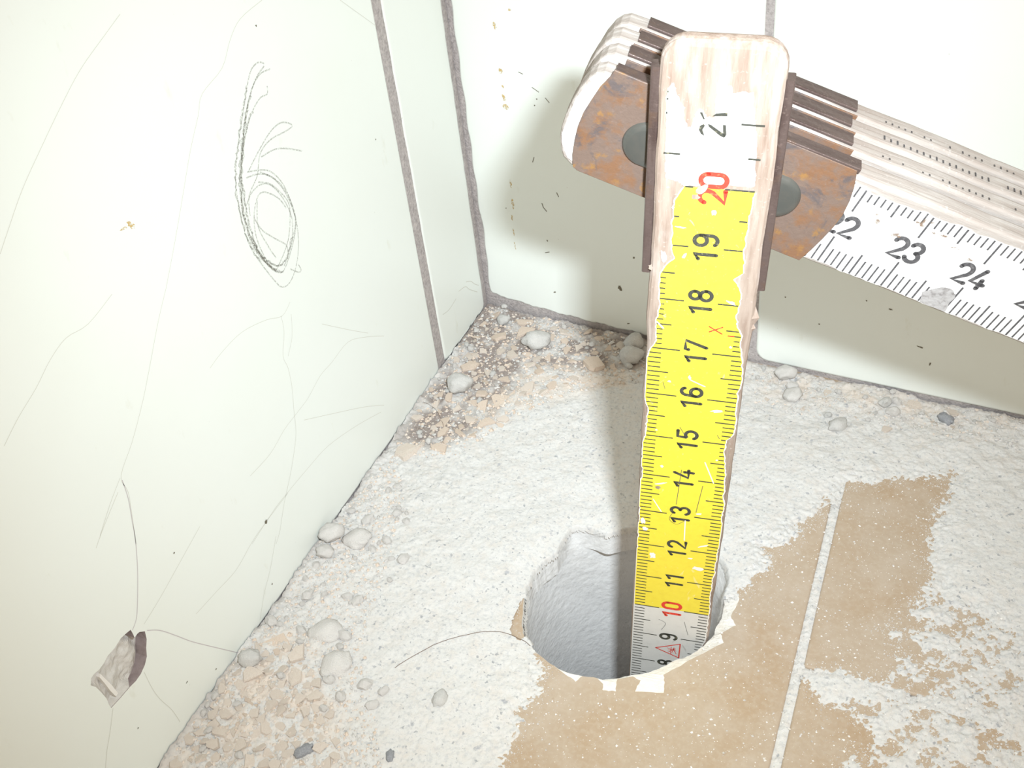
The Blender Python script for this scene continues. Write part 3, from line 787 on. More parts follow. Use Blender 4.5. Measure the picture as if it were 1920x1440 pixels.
def write(st, text, cx, cy, size, right, up, weight=0.165, adv=0.66):
    """text centred on (cx,cy) with unit vectors right/up in the plane"""
    W = adv * len(text)
    for i, ch in enumerate(text):
        for s_ in GL[ch]:
            pts = []
            for gx_, gy_ in s_:
                a = (gx_ + i * adv - W / 2 + 0.02) * size; b = (gy_ - 0.5) * size
                pts.append((cx + right[0] * a + up[0] * b, cy + right[1] * a + up[1] * b))
            st.ribbon(pts, weight * size, True)

# ---- first segment, standing in the hole
M1 = ROOT_INV @ frame_matrix(Bp, U1, V1, N1)
seg1 = bar('segment', seg_outline(0.0, 22.12, 0.12, 0.34, jag=0.012), -0.29, 0.0, 0.10, M_WOOD, rule, M1)
seg1['label'] = 'upright first segment with worn yellow and white paint'
def on_rule(px):
    p = on_plane(px, Bp, N1) - Bp; return np.array([p @ U1, p @ V1])
left_px = [(1281, 352), (1267, 375), (1260, 425), (1260, 460), (1264, 485), (1250, 497), (1240, 512), (1237, 537), (1239, 557), (1232, 600), (1230, 637), (1220, 657), (1215, 672), (1212, 695), (1207, 740), (1212, 752), (1216, 770), (1210, 815), (1205, 845), (1204, 887), (1200, 925), (1199, 960), (1196, 1015), (1190, 1065), (1187, 1130), (1184, 1177), (1180, 1227)]
right_px = [(1415, 352), (1410, 387), (1402, 420), (1395, 462), (1392, 512), (1374, 524), (1387, 540), (1389, 560), (1380, 587), (1380, 607), (1391, 630), (1386, 645), (1390, 677), (1391, 715), (1382, 740), (1380, 770), (1376, 812), (1363, 824), (1357, 845), (1360, 870), (1357, 907), (1357, 942), (1352, 977), (1352, 997), (1345, 1040), (1337, 1077), (1330, 1120), (1329, 1152), (1322, 1202), (1305, 1225)]
LB = np.array(sorted([tuple(on_rule(p)[::-1]) for p in left_px])); RB = np.array(sorted([tuple(on_rule(p)[::-1]) for p in right_px]))
jn = lambda v, s_: 0.014 * fbm(np.asarray(v) * 9.0, np.asarray(v) * 0 + s_, 3, 0.7)
def lbound(v): return np.maximum(np.interp(v, LB[:, 0], LB[:, 1]) + jn(v, 3), -0.755)
def rbound(v): return np.minimum(np.interp(v, RB[:, 0], RB[:, 1]) + jn(v, 8), 0.755)
def paint_strip(name, v0, v1, mat, z, grow=0.0, seed=0):
    vv = np.arange(v0, v1 + 1e-6, 0.03); vv[-1] = v1
    l = lbound(vv) - grow * (0.6 + 0.6 * np.abs(vnoise2(vv * 12, vv * 0 + seed))); r_ = rbound(vv) + grow * (0.6 + 0.6 * np.abs(vnoise2(vv * 12, vv * 0 + seed + 4)))
    l = np.maximum(l, -0.768); r_ = np.minimum(r_, 0.768)
    V = []; Fc = []
    for a, b, c in zip(l, r_, vv): V += [(a, c, z - 0.006), (a, c, z), (b, c, z), (b, c, z - 0.006)]
    for i in range(len(vv) - 1):
        for k in range(3): Fc.append((4 * i + k, 4 * i + k + 1, 4 * i + 4 + k + 1, 4 * i + 4 + k))
    return fix_normals(mesh(name, V, Fc, mat, seg1))
paint_strip('primer_edge', 0.2, 19.98, M_PRIME, 0.004, 0.022)
paint_strip('white_paint', 0.2, 10.0, M_WHT, 0.009)
paint_strip('yellow_paint', 10.0, 20.0, M_YEL, 0.009)
zt = lambda p: on_rule((1140 + p[0] * 0.1875, 40 + p[1] * 0.1875))
top_patch = [zt(p) for p in [(580, 1560), (570, 1450), (575, 1300), (580, 1100), (585, 900), (590, 720), (610, 640), (660, 600), (680, 680), (720, 800), (765, 860), (760, 960), (800, 1060), (840, 1040), (860, 960), (900, 870), (950, 880), (990, 950), (1060, 960), (1080, 800), (1090, 660),
       (1160, 640), (1230, 640), (1250, 710), (1330, 700), (1450, 710), (1460, 850), (1480, 1000), (1490, 1200), (1480, 1400), (1475, 1560), (1460, 1655), (1300, 1645), (900, 1640), (760, 1640), (700, 1600)]]
def rough_poly(P, k=5, amp=0.012):
    out = []
    for i in range(len(P)):
        a = np.array(P[i]); b = np.array(P[(i + 1) % len(P)])
        for j in range(k): out.append(a + (b - a) * j / k + np.array([random.uniform(-amp, amp), random.uniform(-amp, amp)]))
    return out
vb = 20.0
tp = [np.array([p[0], max(p[1], vb)]) for p in rough_poly(top_patch)]
st = Strokes(); st.poly(tp); st.build('white_paint', M_WHT, seg1, None, 0.009)
# ticks
st = Strokes(); red = Strokes(); rcross = Strokes()
topset = np.array(tp)
def inside_top(x, y): return poly_sd(topset, np.array([float(x)]), np.array([float(y)]))[0] > 0.01
for mm in range(40, 217):
    v = mm / 10
    kind = 2 if mm % 10 == 0 else (1 if mm % 5 == 0 else 0)
    li = (-0.54, -0.41, -0.25)[kind]; ri = (0.55, 0.42, 0.25)[kind]
    w = 0.026 if kind else 0.024
    if v < 20:
        lo, hi = float(lbound(v)), float(rbound(v))
        pairs = [(max(-0.74, lo + 0.005), li), (ri, min(0.74, hi - 0.005))]
        for a, b in pairs:
            if b - a > 0.03:
                if mm == 174 and a > 0: rcross.ribbon([(a, v), (b - .2, v)], w, False); st.ribbon([(b - .2, v), (b, v)], w, False)
                else: st.ribbon([(a, v), (b, v)], w, False)
    elif mm == 200:
        st.ribbon([(-0.36, v), (-0.25, v)], 0.026, False); st.ribbon([(0.18, v), (0.58, v)], 0.026, False)
    else:
        for a, b in ((-0.68, -0.66 if kind == 0 else (-0.46 if mm == 205 else -0.66)), (0.60 if kind == 0 else (0.44 if kind == 1 else 0.30), 0.64 if kind == 0 else 0.60)):
            if a > 0 and mm > 211: continue
            if a > 0 and mm in (206, 207, 208, 209): continue
            if inside_top((a + b) / 2, v): st.ribbon([(a, v), (b, v)], 0.028, False)
st.build('tick_mark', M_INK, seg1, None, 0.0125)
# numerals: read with the zero end to the left -> right is +v, up is -u
RT, UP = (0, 1), (-1, 0)
for k in (7, 8, 9, 11, 12, 13, 14, 15, 16, 17, 18, 19):
    s_ = Strokes(); write(s_, str(k), -0.01, k + 0.01, 0.37, RT, UP); s_.build('numeral', M_INK, seg1, None, 0.0125)
for k in (10, 20):
    s_ = Strokes(); write(s_, str(k), 0.02 if k == 20 else 0.0, k + 0.0, 0.40, RT, UP, 0.175); s_.build('numeral', M_RED, seg1, None, 0.0125)['label'] = 'red numeral'
s_ = Strokes()                                # worn 21: fragments only
zq = zt
for P in ([(920, 1040), (960, 1020), (970, 1040), (945, 1080), (965, 1140), (930, 1120), (910, 1080)], [(1000, 1020), (1030, 1030), (1170, 1130), (1160, 1160), (1120, 1140), (1010, 1050)],
          [(1150, 1030), (1180, 1035), (1185, 1130), (1165, 1160), (1150, 1110)], [(918, 905), (945, 905), (970, 975), (955, 975)], [(1045, 945), (1085, 915), (1195, 910), (1195, 945)]):
    s_.poly([zq(p) for p in P])
s_.build('numeral', M_INK, seg1, None, 0.0125)
# red cross at the quarter mark and the warning triangle near nine
def rl(P, st_, w): st_.ribbon([on_rule(p) for p in P], w, True)
c4 = lambda p: (1080 + p[0] / 4, 300 + p[1] / 4)
rl([c4((1000, 1245)), c4((1095, 1302))], rcross, 0.022); rl([c4((1000, 1285)), c4((1100, 1252))], rcross, 0.022)
rcross.build('red_cross', M_RED, seg1, None, 0.013)
c6 = lambda p: (1080 + p[0] / 4, 940 + p[1] / 4)
tri = [c6((598, 1093)), c6((782, 1068)), c6((770, 1170))]
for i in range(3): rl([tri[i], tri[(i + 1) % 3]], red, 0.026)
for P in ([(685, 1095), (750, 1120)], [(695, 1125), (745, 1100)], [(715, 1090), (710, 1140)], [(728, 1100), (750, 1140)], [(690, 1110), (745, 1108)], [(735, 1095), (720, 1130)]): rl([c6(p) for p in P], red, 0.014)
red.build('warning_triangle', M_RED, seg1, None, 0.013)
# flaked spots and scratches in the paint
st = Strokes()
def flake(px, rx, ry, ang=0):
    st = Strokes(); st.blob(on_rule(px), rx, ry, ang, 12, 0.35); st.build('paint_flake', M_PRIME, seg1, None, 0.0145)
for px, rx, ry, ang in (((1224, 1040), .055, .10, -0.1), ((1307, 1065), .11, .06, 0), ((1319, 1023), .10, .022, 0.5), ((1311, 963), .05, .022, 0.2), ((1294, 1046), .05, .02, 0), ((1262, 388), .02, .02, 0), ((1339, 398), .035, .04, 0), ((1293, 707), .025, .05, 0.2),
                        ((1255, 714), .03, .02, 0), ((1245, 480), .04, .10, 0.2), ((1275, 425), .09, .014, -0.1), ((1238, 608), .015, .09, 0.7), ((1371, 567), .07, .03, -0.5), ((1370, 650), .02, .02, 0), ((1231, 805), .02, .02, 0), ((1345, 770), .10, .03, 0.2), ((1241, 873), .03, .03, 0), ((1344, 862), .02, .02, 0), ((1210, 990), .05, .06, 0.4), ((1205, 975), .04, .09, 0.2), ((1240, 905), .11, .02, 0.4), ((1283, 479), .02, .06, -0.4)):
    flake(px, rx, ry, ang)
for P in ([(1285, 975), (1283, 1012)], [(1296, 712), (1322, 724)], [(1322, 866), (1338, 905)], [(1225, 935), (1240, 958)]): 
    st = Strokes(); st.ribbon([on_rule(p) for p in P], 0.022, True); st.build('paint_scratch', M_PRIME, seg1, None, 0.0145)
for px, rx, ry, ang in (((1316, 355), .10, .055, 0.9), ((1305, 368), .05, .05, 0), ((1233, 913), .045, .05, 0), ((1220, 500), .03, .06, 0)):
    st = Strokes(); st.blob(on_rule(px), rx, ry, ang, 12, 0.3); st.build('bare_wood_spot', M_WOOD, seg1, None, 0.0148)
for P in ([(1278, 880), (1268, 945)], [(1318, 910), (1305, 960)], [(1243, 715), (1247, 728)], [(1345, 815), (1349, 822)], [(1287, 820), (1275, 800)]):
    st = Strokes(); st.ribbon([on_rule(p) for p in smooth_path(P, 3)], 0.010, False); st.build('scratch', M_INK2, seg1, None, 0.0126)
for P in ([(1262, 960), (1255, 972), (1268, 982), (1285, 975)], [(1235, 1160), (1248, 1168), (1240, 1180)], [(1283, 1165), (1290, 1190)]):
    st = Strokes(); st.ribbon([on_rule(p) for p in smooth_path(P, 5)], 0.008, False); st.build('scratch', M_INK2, seg1, None, 0.0126)
# brown steel clip running along both edges at the joint, and its back plate
def box_part(name, x0, x1, y0, y1, z0, z1, e, mat, parent, mtx=None):
    return bar(name, [(x1, y0), (x1, y1), (x0, y1), (x0, y0)][::-1] if False else [(x0, y0), (x1, y0), (x1, y1), (x0, y1)], z0, z1, e, mat, parent, mtx)
box_part('clip_strip', -0.915, -0.785, 18.42, 21.70, -0.27, -0.045, 0.03, M_CLIP, seg1)
box_part('clip_strip', 0.785, 0.905, 18.28, 21.62, -0.27, -0.045, 0.03, M_CLIP, seg1)
box_part('clip_plate', -0.80, 0.80, 18.35, 21.66, -0.318, -0.29, 0.01, M_RUST, seg1)
# splinters where the edge is torn
st_v = []
def splinter(px, l, w):
    a = on_rule(px)
    o = mesh('splinter', [(a[0], a[1] - l / 2, -.10), (a[0] + w, a[1], -.07), (a[0], a[1] + l / 2, -.10), (a[0] - .05, a[1], .003), (a[0], a[1], -.2)], [(0, 1, 3), (1, 2, 3), (0, 4, 1), (1, 4, 2)], M_WOOD, seg1)
splinter((1408, 600), 0.62, 0.12); splinter((1404, 620), 0.35, 0.10); splinter((1374, 828), .28, .03)

# ---- folded stack: four more segments leaving the joint to the right
KP = 20.0469
Dx = np.array([0.8983, 0.1711, -0.4046]); Wy = np.array([0.4178, -0.0479, 0.9073])
Dx = Dx / np.linalg.norm(Dx); Wy = Wy - Dx * (Dx @ Wy); Wy /= np.linalg.norm(Wy); Nz = np.cross(Dx, Wy)
HN = Bp + V1 * KP - N1 * 0.3257                         # joint axis on the front face of the second segment
def on_r2(px):
    p = on_plane(px, HN, Nz) - HN; return np.array([p @ Dx, p @ Wy])
# local frame of these bars: local y runs along the rule (Dx), local x is -Wy so that the bar helper can be reused
PITCH = 0.435; TH2 = 0.375
def end_outline(y0, y1, nx_=0.0):
    """far end square-round, joint end a slanted arc like the worn rounded ends"""
    far = [p for p in seg_outline(0, y1, 0.1, 0.40, jag=0.01) if p[1] > 0.3]
    k = y0 + 2.21
    end = [(-0.8, -1.60), (-0.785, -1.93), (-0.72, -2.03), (-0.62, -2.10), (-0.43, -2.16), (-0.20, -2.196), (0.04, -2.209), (0.26, -2.20), (0.445, -2.165), (0.61, -2.09), (0.70, -2.03), (0.785, -1.87), (0.8, -1.60)]
    return far + [(x, y + k) for x, y in end]
segs = []
for k in range(4):
    o0 = HN - Nz * (PITCH * k) + Wy * (0.05 * (k > 0) + 0.01 * k) + Dx * (0.02 * k)
    MM = ROOT_INV @ frame_matrix(o0, -Wy, Dx, Nz)
    th = 0.30 if k == 0 else TH2
    s_ = bar('segment', end_outline(-2.21 + 0.03 * (k % 2), 22.1), -th - (0.07 if k == 0 else 0), 0.0, 0.07, M_WOOD2, rule, MM)
    s_['label'] = ('white segment with black centimetre figures, front of the folded stack', 'second segment of the folded stack', 'third segment of the folded stack', 'rearmost segment of the folded stack')[k]
    segs.append(s_)
seg2 = segs[0]
# white paint on the front face (local x = -w)
vv = np.arange(-2.16, 21.9, 0.05)
def r2_top(v):                                        # worn upper border (as +w)
    base = np.interp(v, [-2.17, -2.10, -1.95, -1.0, 1.2, 1.7, 2.0, 2.5, 3.5, 6, 22], [0.25, 0.52, 0.70, 0.70, 0.70, 0.68, 0.60, 0.63, 0.65, 0.64, 0.66])
    return base + 0.02 * fbm(v * 6, v * 0 + 2, 3)
def r2_bot(v):
    base = np.interp(v, [-2.17, -2.10, -1.95, -1.4, 1.5, 22], [-0.30, -0.50, -0.68, -0.735, -0.745, -0.745])
    return base + 0.012 * fbm(v * 6, v * 0 + 12, 3)
V = []; Fc = []
for v in vv:
    a, b = float(r2_bot(v)), float(r2_top(v)); V += [(-a, v, 0.0), (-a, v, 0.006), (-b, v, 0.006), (-b, v, 0.0)]
for i in range(len(vv) - 1):
    for k in range(3): Fc.append((4 * i + k, 4 * i + k + 1, 4 * i + 5 + k, 4 * i + 4 + k))
fix_normals(mesh('white_paint', V, Fc, M_WHT, seg2))
st = Strokes()
for mm in range(216, 415):
    k = mm / 10; y = k - KP
    kind = 2 if mm % 10 == 0 else (1 if mm % 5 == 0 else 0)
    lo = (-0.44, -0.36, -0.24)[kind]; hi = (0.46, 0.38, 0.24)[kind]
    a, b = float(r2_bot(y)) + 0.01, float(r2_top(y)) - 0.01
    if 236 < mm < 240 : st.ribbon([(-a, y), (-a - 0.05, y)], 0.026, False)
    else: st.ribbon([(-a, y), (-lo, y)], 0.028 if kind else 0.025, False)
    if hi < b: st.ribbon([(-hi, y), (-b, y)], 0.028 if kind else 0.025, False)
st.build('tick_mark', M_INK2, seg2, None, 0.009)
# numerals: right is +Dx (local +y), up is +Wy (local -x)
for k in range(22, 41):
    s_ = Strokes(); write(s_, str(k), 0.015, k - KP - 0.02, 0.37, (0, 1), (-1, 0), 0.185)
    s_.build('numeral', M_INK2 if k % 10 else M_RED, seg2, None, 0.009)
st = Strokes()
def r2l(px): p = on_r2(px); return (-p[1], p[0])
for px, rx, ry in (((1730, 415), .13, .06), ((1650, 402), .05, .03), ((1680, 440), .06, .03), ((1765, 440), .10, .03), ((1790, 465), .05, .02), ((1645, 415), .03, .06), ((1820, 487), .06, .02)):
    st.blob(r2l(px), ry, rx, 0.1, 18, 0.5)
q = Mat('brown_smudge', (0.22, 0.15, 0.105), 0.9)
tr = q.n.new('ShaderNodeBsdfTransparent'); mxs = q.n.new('ShaderNodeMixShader')
q.link(q.mul(q.ramp(q.noise(1000, 5, 0.7), 0.46, 0.60), 0.85), mxs.inputs[0]); q.link(tr.outputs[0], mxs.inputs[1]); q.link(q.b.outputs[0], mxs.inputs[2]); q.link(mxs.outputs[0], q.n['Material Output'].inputs[0])
st.build('brown_smudge', q.m, seg2, None, 0.0105)
st = Strokes()
st.poly(rough_poly([r2l(p) for p in [(1722, 575), (1730, 548), (1755, 538), (1785, 540), (1792, 552), (1778, 572), (1765, 590), (1740, 583)]], 3, 0.015))
st.v = [np.array([min(p[0], 0.745), p[1]]) for p in st.v]
q = Mat('scuffed_paint', (0.33, 0.315, 0.31), 0.9)
q.mix(q.ramp(q.noise(1100, 4), 0.5, 0.68), (0.20, 0.185, 0.18)); q.bump(q.noise(900, 4), .5, .0004)
st.build('scuffed_spot', q.m, seg2, None, 0.0105)
# rusty joint plate on the front of the second segment
zl = lambda p: on_r2((1020 + p[0] / 4.8, 100 + p[1] / 4.8)); zr = lambda p: on_r2((1420 + p[0] / 6, 260 + p[1] / 6))
plate = [zl(p) for p in [(640, 140), (600, 200), (510, 290), (430, 410), (360, 520), (310, 640), (280, 760), (258, 900), (262, 1010), (300, 1045)]] + \
        [zr(p) for p in [(470, 1355), (600, 1245), (740, 1110), (860, 980), (960, 850), (1040, 690), (1090, 540), (1115, 400), (1125, 345)]]
pl = [(-p[1], p[0]) for p in plate]
if sum(pl[i][0] * pl[(i + 1) % len(pl)][1] - pl[(i + 1) % len(pl)][0] * pl[i][1] for i in range(len(pl))) < 0: pl = pl[::-1]
bar('joint_plate', pl, 0.0, 0.035, 0.012, M_RUST, seg2)['label'] = 'rusty steel plate of the joint'
# folded flange of the plate over the upper edge
box_part('plate_flange', -0.90, -0.82, -1.80, 1.72, -0.20, 0.03, 0.015, M_CLIP, seg2)
# oblong pressed boss
pa = on_r2((1162, 268)); pb = on_r2((1507, 366))
cy0 = (pa[0] + pb[0]) / 2; cw = (pa[1] + pb[1]) / 2; hl = (pb[0] - pa[0]) / 2
V = []; Fc = []; n = 40
prof = [(1.0, 0.03), (0.97, 0.055), (0.88, 0.085), (0.70, 0.098), (0.35, 0.103)]
for s_, z in prof:
    rb = 0.36 * s_; ins = 0.36 * (1 - s_)
    for i in range(n):
        t = 2 * math.pi * i / n
        y = (hl - 0.36) * (1 if math.sin(t) > 0 else -1) * (1 if abs(math.sin(t)) > 1e-6 else 0) + rb * math.sin(t)
        V.append((-cw + rb * math.cos(t), cy0 + y, z))
for k in range(len(prof) - 1):
    for i in range(n):
        j = (i + 1) % n; Fc.append((k * n + i, k * n + j, (k + 1) * n + j, (k + 1) * n + i))
Fc.append(tuple(range((len(prof) - 1) * n, len(prof) * n)))
o = fix_normals(mesh('pressed_boss', V, Fc, M_BOSS, seg2, smooth=True)); o['label'] = 'dark oblong pressed boss of the joint plate'
# clip bands over the upper edges of the rear segments, and their edge ticks
for k in range(1, 4):
    box_part('clip_band', -0.85, -0.80, -1.78 + 0.05 * k, 1.52 + 0.05 * (k % 2), -0.315, -0.055, 0.02, M_CLIP, segs[k])
    box_part('clip_band', 0.80, 0.84, -1.70, 1.55, -0.315, -0.055, 0.02, M_CLIP, segs[k])
    box_part('joint_plate', -0.80, 0.80, -1.72, 1.60, 0.0, 0.03, 0.01, M_RUST, segs[k])
    V = []; Fc = []
    for mm in range(20, 200):
        if random.random() < (0.30, 0.06, 0.12)[k - 1] * (1.6 if k == 3 and mm > 45 else 1): continue
        y = mm / 10 + 0.03; b = len(V); dp = random.uniform(0.03, 0.06) if k != 2 else random.uniform(0.05, 0.10)
        V += [(-0.818, y - .012, -0.085), (-0.818, y + .012, -0.085), (-0.818, y + .012, -0.085 - dp), (-0.818, y - .012, -0.085 - dp)]; Fc.append((b, b + 1, b + 2, b + 3))
    mesh('tick_mark', V, Fc, M_INK2, segs[k])

# ------------------------------------------------------------------ debris
rs = np.random.RandomState(11)
def chip_mesh(name, mat, nside, flat, seed):
    r_ = np.random.RandomState(seed); ang = np.sort(r_.uniform(0, 2 * np.pi, nside) * 0.35 + np.linspace(0, 2 * np.pi, nside, endpoint=False))
    rad = r_.uniform(0.65, 1.1, nside); asp = r_.uniform(0.55, 0.85)
    V = []; Fc = []; n = nside
    for s_, z in ((0.92, 0.0), (1.0, 0.45), (0.93, 0.95)):
        for i in range(n): V.append((rad[i] * s_ * math.cos(ang[i]) + r_.uniform(-.03, .03), asp * rad[i] * s_ * math.sin(ang[i]) + r_.uniform(-.03, .03), z * flat * (1 + (0.15 * math.cos(ang[i] + seed) if z > .9 else 0))))
    for k in range(2):
        for i in range(n): j = (i + 1) % n; Fc.append((k * n + i, k * n + j, (k + 1) * n + j, (k + 1) * n + i))
    V.append((0.05, 0, flat * 1.02)); c = len(V) - 1
    for i in range(n): Fc.append((2 * n + i, 2 * n + (i + 1) % n, c))
    Fc.append(tuple(range(n - 1, -1, -1)))
    me = bpy.data.meshes.new(name); me.from_pydata([tuple(x * CM for x in v) for v in V], [], Fc); me.materials.append(mat); me.update(); return me
def lump_mesh(name, mat, sub, seed, amp=0.22, asp=(1, .75, .65)):
    bm = bmesh.new(); bmesh.ops.create_icosphere(bm, subdivisions=sub, radius=1)
    from mathutils import noise as mn
    for v in bm.verts:
        d = v.co.normalized(); k = 1 + amp * mn.noise(d * 1.7 + Vector((seed * 3.1, 0, 0))) * 1.6 + amp * 0.4 * mn.noise(d * 5 + Vector((0, seed, 0)))
        v.co = Vector((d.x * asp[0], d.y * asp[1], d.z * asp[2])) * k
    zmin = min(v.co.z for v in bm.verts)
    for v in bm.verts: v.co = (v.co - Vector((0, 0, zmin))) * CM
    for f in bm.faces: f.smooth = sub > 2
    me = bpy.data.meshes.new(name); bm.to_mesh(me); bm.free(); me.materials.append(mat); return me
def place(name, me, px, size, rot, label, cat, group=None, sink=0.3, tilt=(0, 0), h=None):
    if len(px) == 2 and px[0] > 40: p = on_floor(px, 0.06)
    else: p = np.array([px[0], px[1], 0])
    p[0] = max(p[0], 0.03 + size * 0.95); p[1] = min(p[1], -p[0] * 0.0977 - 0.05 - size * 0.7)
    z = dust_h(p[0], p[1]) if h is None else h
    o = bpy.data.objects.new(name, me); COL.objects.link(o)
    o.location = (p[0] * CM, p[1] * CM, (z - sink * size * 0.5) * CM)
    o.rotation_euler = (tilt[0], tilt[1], rot); o.scale = (size, size, size)
    return tag(o, label, cat, group)
CH = [chip_mesh('plaster_chip', (M_CHIP, M_CHIP2)[i % 2], 6 + i % 4, 0.28 + 0.05 * (i % 4), 30 + i) for i in range(14)]
LP = [lump_mesh('mortar_lump', (M_PEB, M_LUMP, M_LUMP)[i % 3], 2, 5 + i) for i in range(9)]
LB3 = [lump_mesh('mortar_lump', mt, 3, 40 + i, 0.2, a) for i, (mt, a) in enumerate(((M_PEB, (1, .68, .6)), (M_PEB, (1, .85, .7)), (M_LUMP, (1, .8, .6)), (M_LUMP, (1, .95, .5)), (M_BLUE, (1, .6, .5))))]
S = 85.0                                                # pixels per cm near the hole, used for sizes read off the picture
big = [
 ('mortar_pebble', LB3[0], (1006, 648), 0.42, 0.5, 'large light grey oval pebble of mortar in the corner rubble', 'pebble', .2),
 ('plaster_chip', CH[0], (984, 625), 0.42, 0.9, 'beige plaster chip half under the large grey pebble', 'plaster chip', .2),
 ('plaster_chip', CH[2], (1112, 686), 0.46, 0.25, 'thick tan plaster chip lying in the shadow left of the rule', 'plaster chip', .1),
 ('mortar_pebble', LB3[1], (864, 733), 0.36, 0.2, 'round grey mortar pebble beside the narrow wall tile', 'pebble', .2),
 ('plaster_chip', CH[4], (946, 750), 0.55, 0.3, 'broad beige plaster chip at the edge of the white dust', 'plaster chip', .5),
 ('plaster_chip', CH[1], (858, 766), 0.27, 1.2, 'small bright beige chip just below the round grey pebble', 'plaster chip', .1),
 ('plaster_chip', CH[6], (886, 690), 0.34, 0.7, 'beige plaster chip above the round grey pebble', 'plaster chip', .2),
 ('plaster_chip', CH[8], (862, 706), 0.36, -0.4, 'pale beige chip behind the round grey pebble', 'plaster chip', .3),
 ('plaster_chip', CH[3], (764, 850), 0.50, 0.3, 'large pale chip against the left wall, below the corner rubble', 'plaster chip', .4),
 ('plaster_chip', CH[10], (984, 604), 0.30, 0.1, 'narrow beige chip near the foot of the back wall', 'plaster chip', .2),
 ('mortar_lump', LB3[1], (946, 606), 0.20, 0.3, 'small grey lump carrying a white crumb in the corner', 'lump', .2),
 ('mortar_lump', LB3[0], (1188, 650), 0.36, 1.6, 'grey lump behind the upright rule at the back wall', 'lump', .2),
 ('mortar_lump', LB3[1], (1186, 676), 0.34, 0.2, 'grey lump at the left edge of the upright rule', 'lump', .3),
 ('plaster_chip', CH[5], (1166, 647), 0.30, 1.9, 'pointed beige chip standing by the grey lump in the shadow', 'plaster chip', .1),
 ('mortar_pebble', LB3[2], (1474, 708), 0.28, 0.3, 'whitish lump near the back wall just right of the rule', 'lump', .5),
 ('mortar_pebble', LB3[2], (1488, 745), 0.27, 1.3, 'flat whitish lump below the one by the back wall', 'lump', .7),
 ('mortar_pebble', LB3[0], (1570, 800), 0.26, 0.9, 'greyish lump in the white dust right of the rule', 'lump', .7),
 ('blue_stone', LB3[4], (1774, 789), 0.22, -0.7, 'dark blue-grey stone chip in the dust below the back wall', 'stone chip', .4),
 ('plaster_chip', CH[7], (1662, 806), 0.16, 0.4, 'tiny bright white flake right of the greyish lump', 'plaster chip', .2),
 ('plaster_chip', CH[9], (1705, 752), 0.36, 0.2, 'broad pale chip half buried near the back wall', 'plaster chip', .6),
 ('mortar_lump', LB3[2], (624, 1012), 0.30, 0.9, 'smooth rounded lump touching the left wall', 'lump', .4),
 ('mortar_lump', LB3[3], (672, 1015), 0.34, 0.4, 'rounded dusty lump next to the one touching the left wall', 'lump', .9),
 ('mortar_lump', LB3[2], (612, 1045), 0.22, 0.1, 'small rounded lump below the lump touching the left wall', 'lump', .5),
 ('mortar_lump', LB3[3], (612, 1188), 0.38, 0.3, 'big round dusty lump halfway along the left wall', 'lump', 1.15),
 ('mortar_lump', LB3[3], (632, 1248), 0.36, 1.1, 'big round dusty lump below the first big round one', 'lump', 1.15),
 ('plaster_chip', CH[11], (560, 1233), 0.30, 1.5, 'upright pinkish chip left of the big round lumps', 'plaster chip', .3),
 ('plaster_chip', CH[12], (520, 1205), 0.38, 0.6, 'long pinkish chip by the left wall above the gravelly heap', 'plaster chip', .4),
 ('mortar_lump', LB3[0], (474, 1243), 0.28, 0.1, 'grey crumbly lump close to the left wall', 'lump', .5),
 ('wood_sliver', CH[13], (478, 1270), 0.30, 0.15, 'brownish sliver lying below the grey crumbly lump', 'sliver', .1),
 ('mortar_lump', LB3[0], (826, 1312), 0.21, 1.5, 'grey oval lump alone in the white dust left of the hole', 'lump', 1.1),
 ('blue_stone', LB3[4], (571, 1410), 0.20, 0.9, 'blue-grey lump at the bottom of the gravelly heap', 'stone chip', 1.0),
 ('blue_stone', LB3[4], (731, 1418), 0.13, 1.9, 'dark blue-grey crumb at the bottom edge of the white dust', 'stone chip', .9),
]
LAND = ['large grey pebble', 'half hidden beige chip', 'thick tan chip', 'round grey pebble', 'broad beige chip', 'small bright chip', 'chip above the round pebble', 'chip behind the round pebble', 'large pale chip at the wall', 'narrow chip by the back wall', 'crumb-topped lump', 'lump behind the rule', "lump at the rule's edge", 'pointed shadowed chip', 'whitish wall lump', 'flat whitish lump', 'greyish lump', 'blue-grey stone', 'bright white flake', 'broad pale buried chip', 'lump touching the left wall', 'rounded dusty lump', 'small rounded lump', 'upper big round lump', 'lower big round lump', 'upright pinkish chip', 'long pinkish chip', 'grey crumbly lump', 'brownish sliver', 'grey oval lump', 'blue-grey bottom lump', 'dark blue-grey crumb']
ORD = ['nearest', 'second nearest', 'third nearest', 'fourth nearest', 'fifth nearest', 'sixth nearest', 'seventh nearest', 'eighth nearest', 'ninth nearest', 'tenth nearest', 'eleventh nearest', 'twelfth nearest', 'thirteenth nearest', 'fourteenth nearest', 'fifteenth nearest', 'sixteenth nearest', 'seventeenth nearest', 'eighteenth nearest', 'nineteenth nearest', 'twentieth nearest', 'farthest but four', 'farthest but three', 'farthest but two', 'farthest but one', 'farthest']
DIRS = ['right of', 'lower right of', 'below', 'lower left of', 'left of', 'upper left of', 'above', 'upper right of']
def to_px(p):
    q_ = R @ (np.asarray(p, float) - CAM); return np.array([960 + F_PX * q_[0] / q_[2], 720 + F_PX * q_[1] / q_[2]])
land_px = []; todo = []
occupied = []
for nm, me_, px, sz, rot, lab, cat, sink in big:
    o = place(nm, me_, px, sz, rot, lab, cat, None, sink, (random.uniform(-.12, .12), random.uniform(-.12, .12)))
    occupied.append((o.location.x / CM, o.location.y / CM, sz)); land_px.append(to_px(np.array(o.location) / CM))
cr = place('white_crumb', LP[1], (947, 588), 0.10, 0, 'tiny round white crumb on the small grey lump', 'crumb', None, 0, (0, 0), dust_h(*on_floor((947, 600))[:2]) + 0.20)
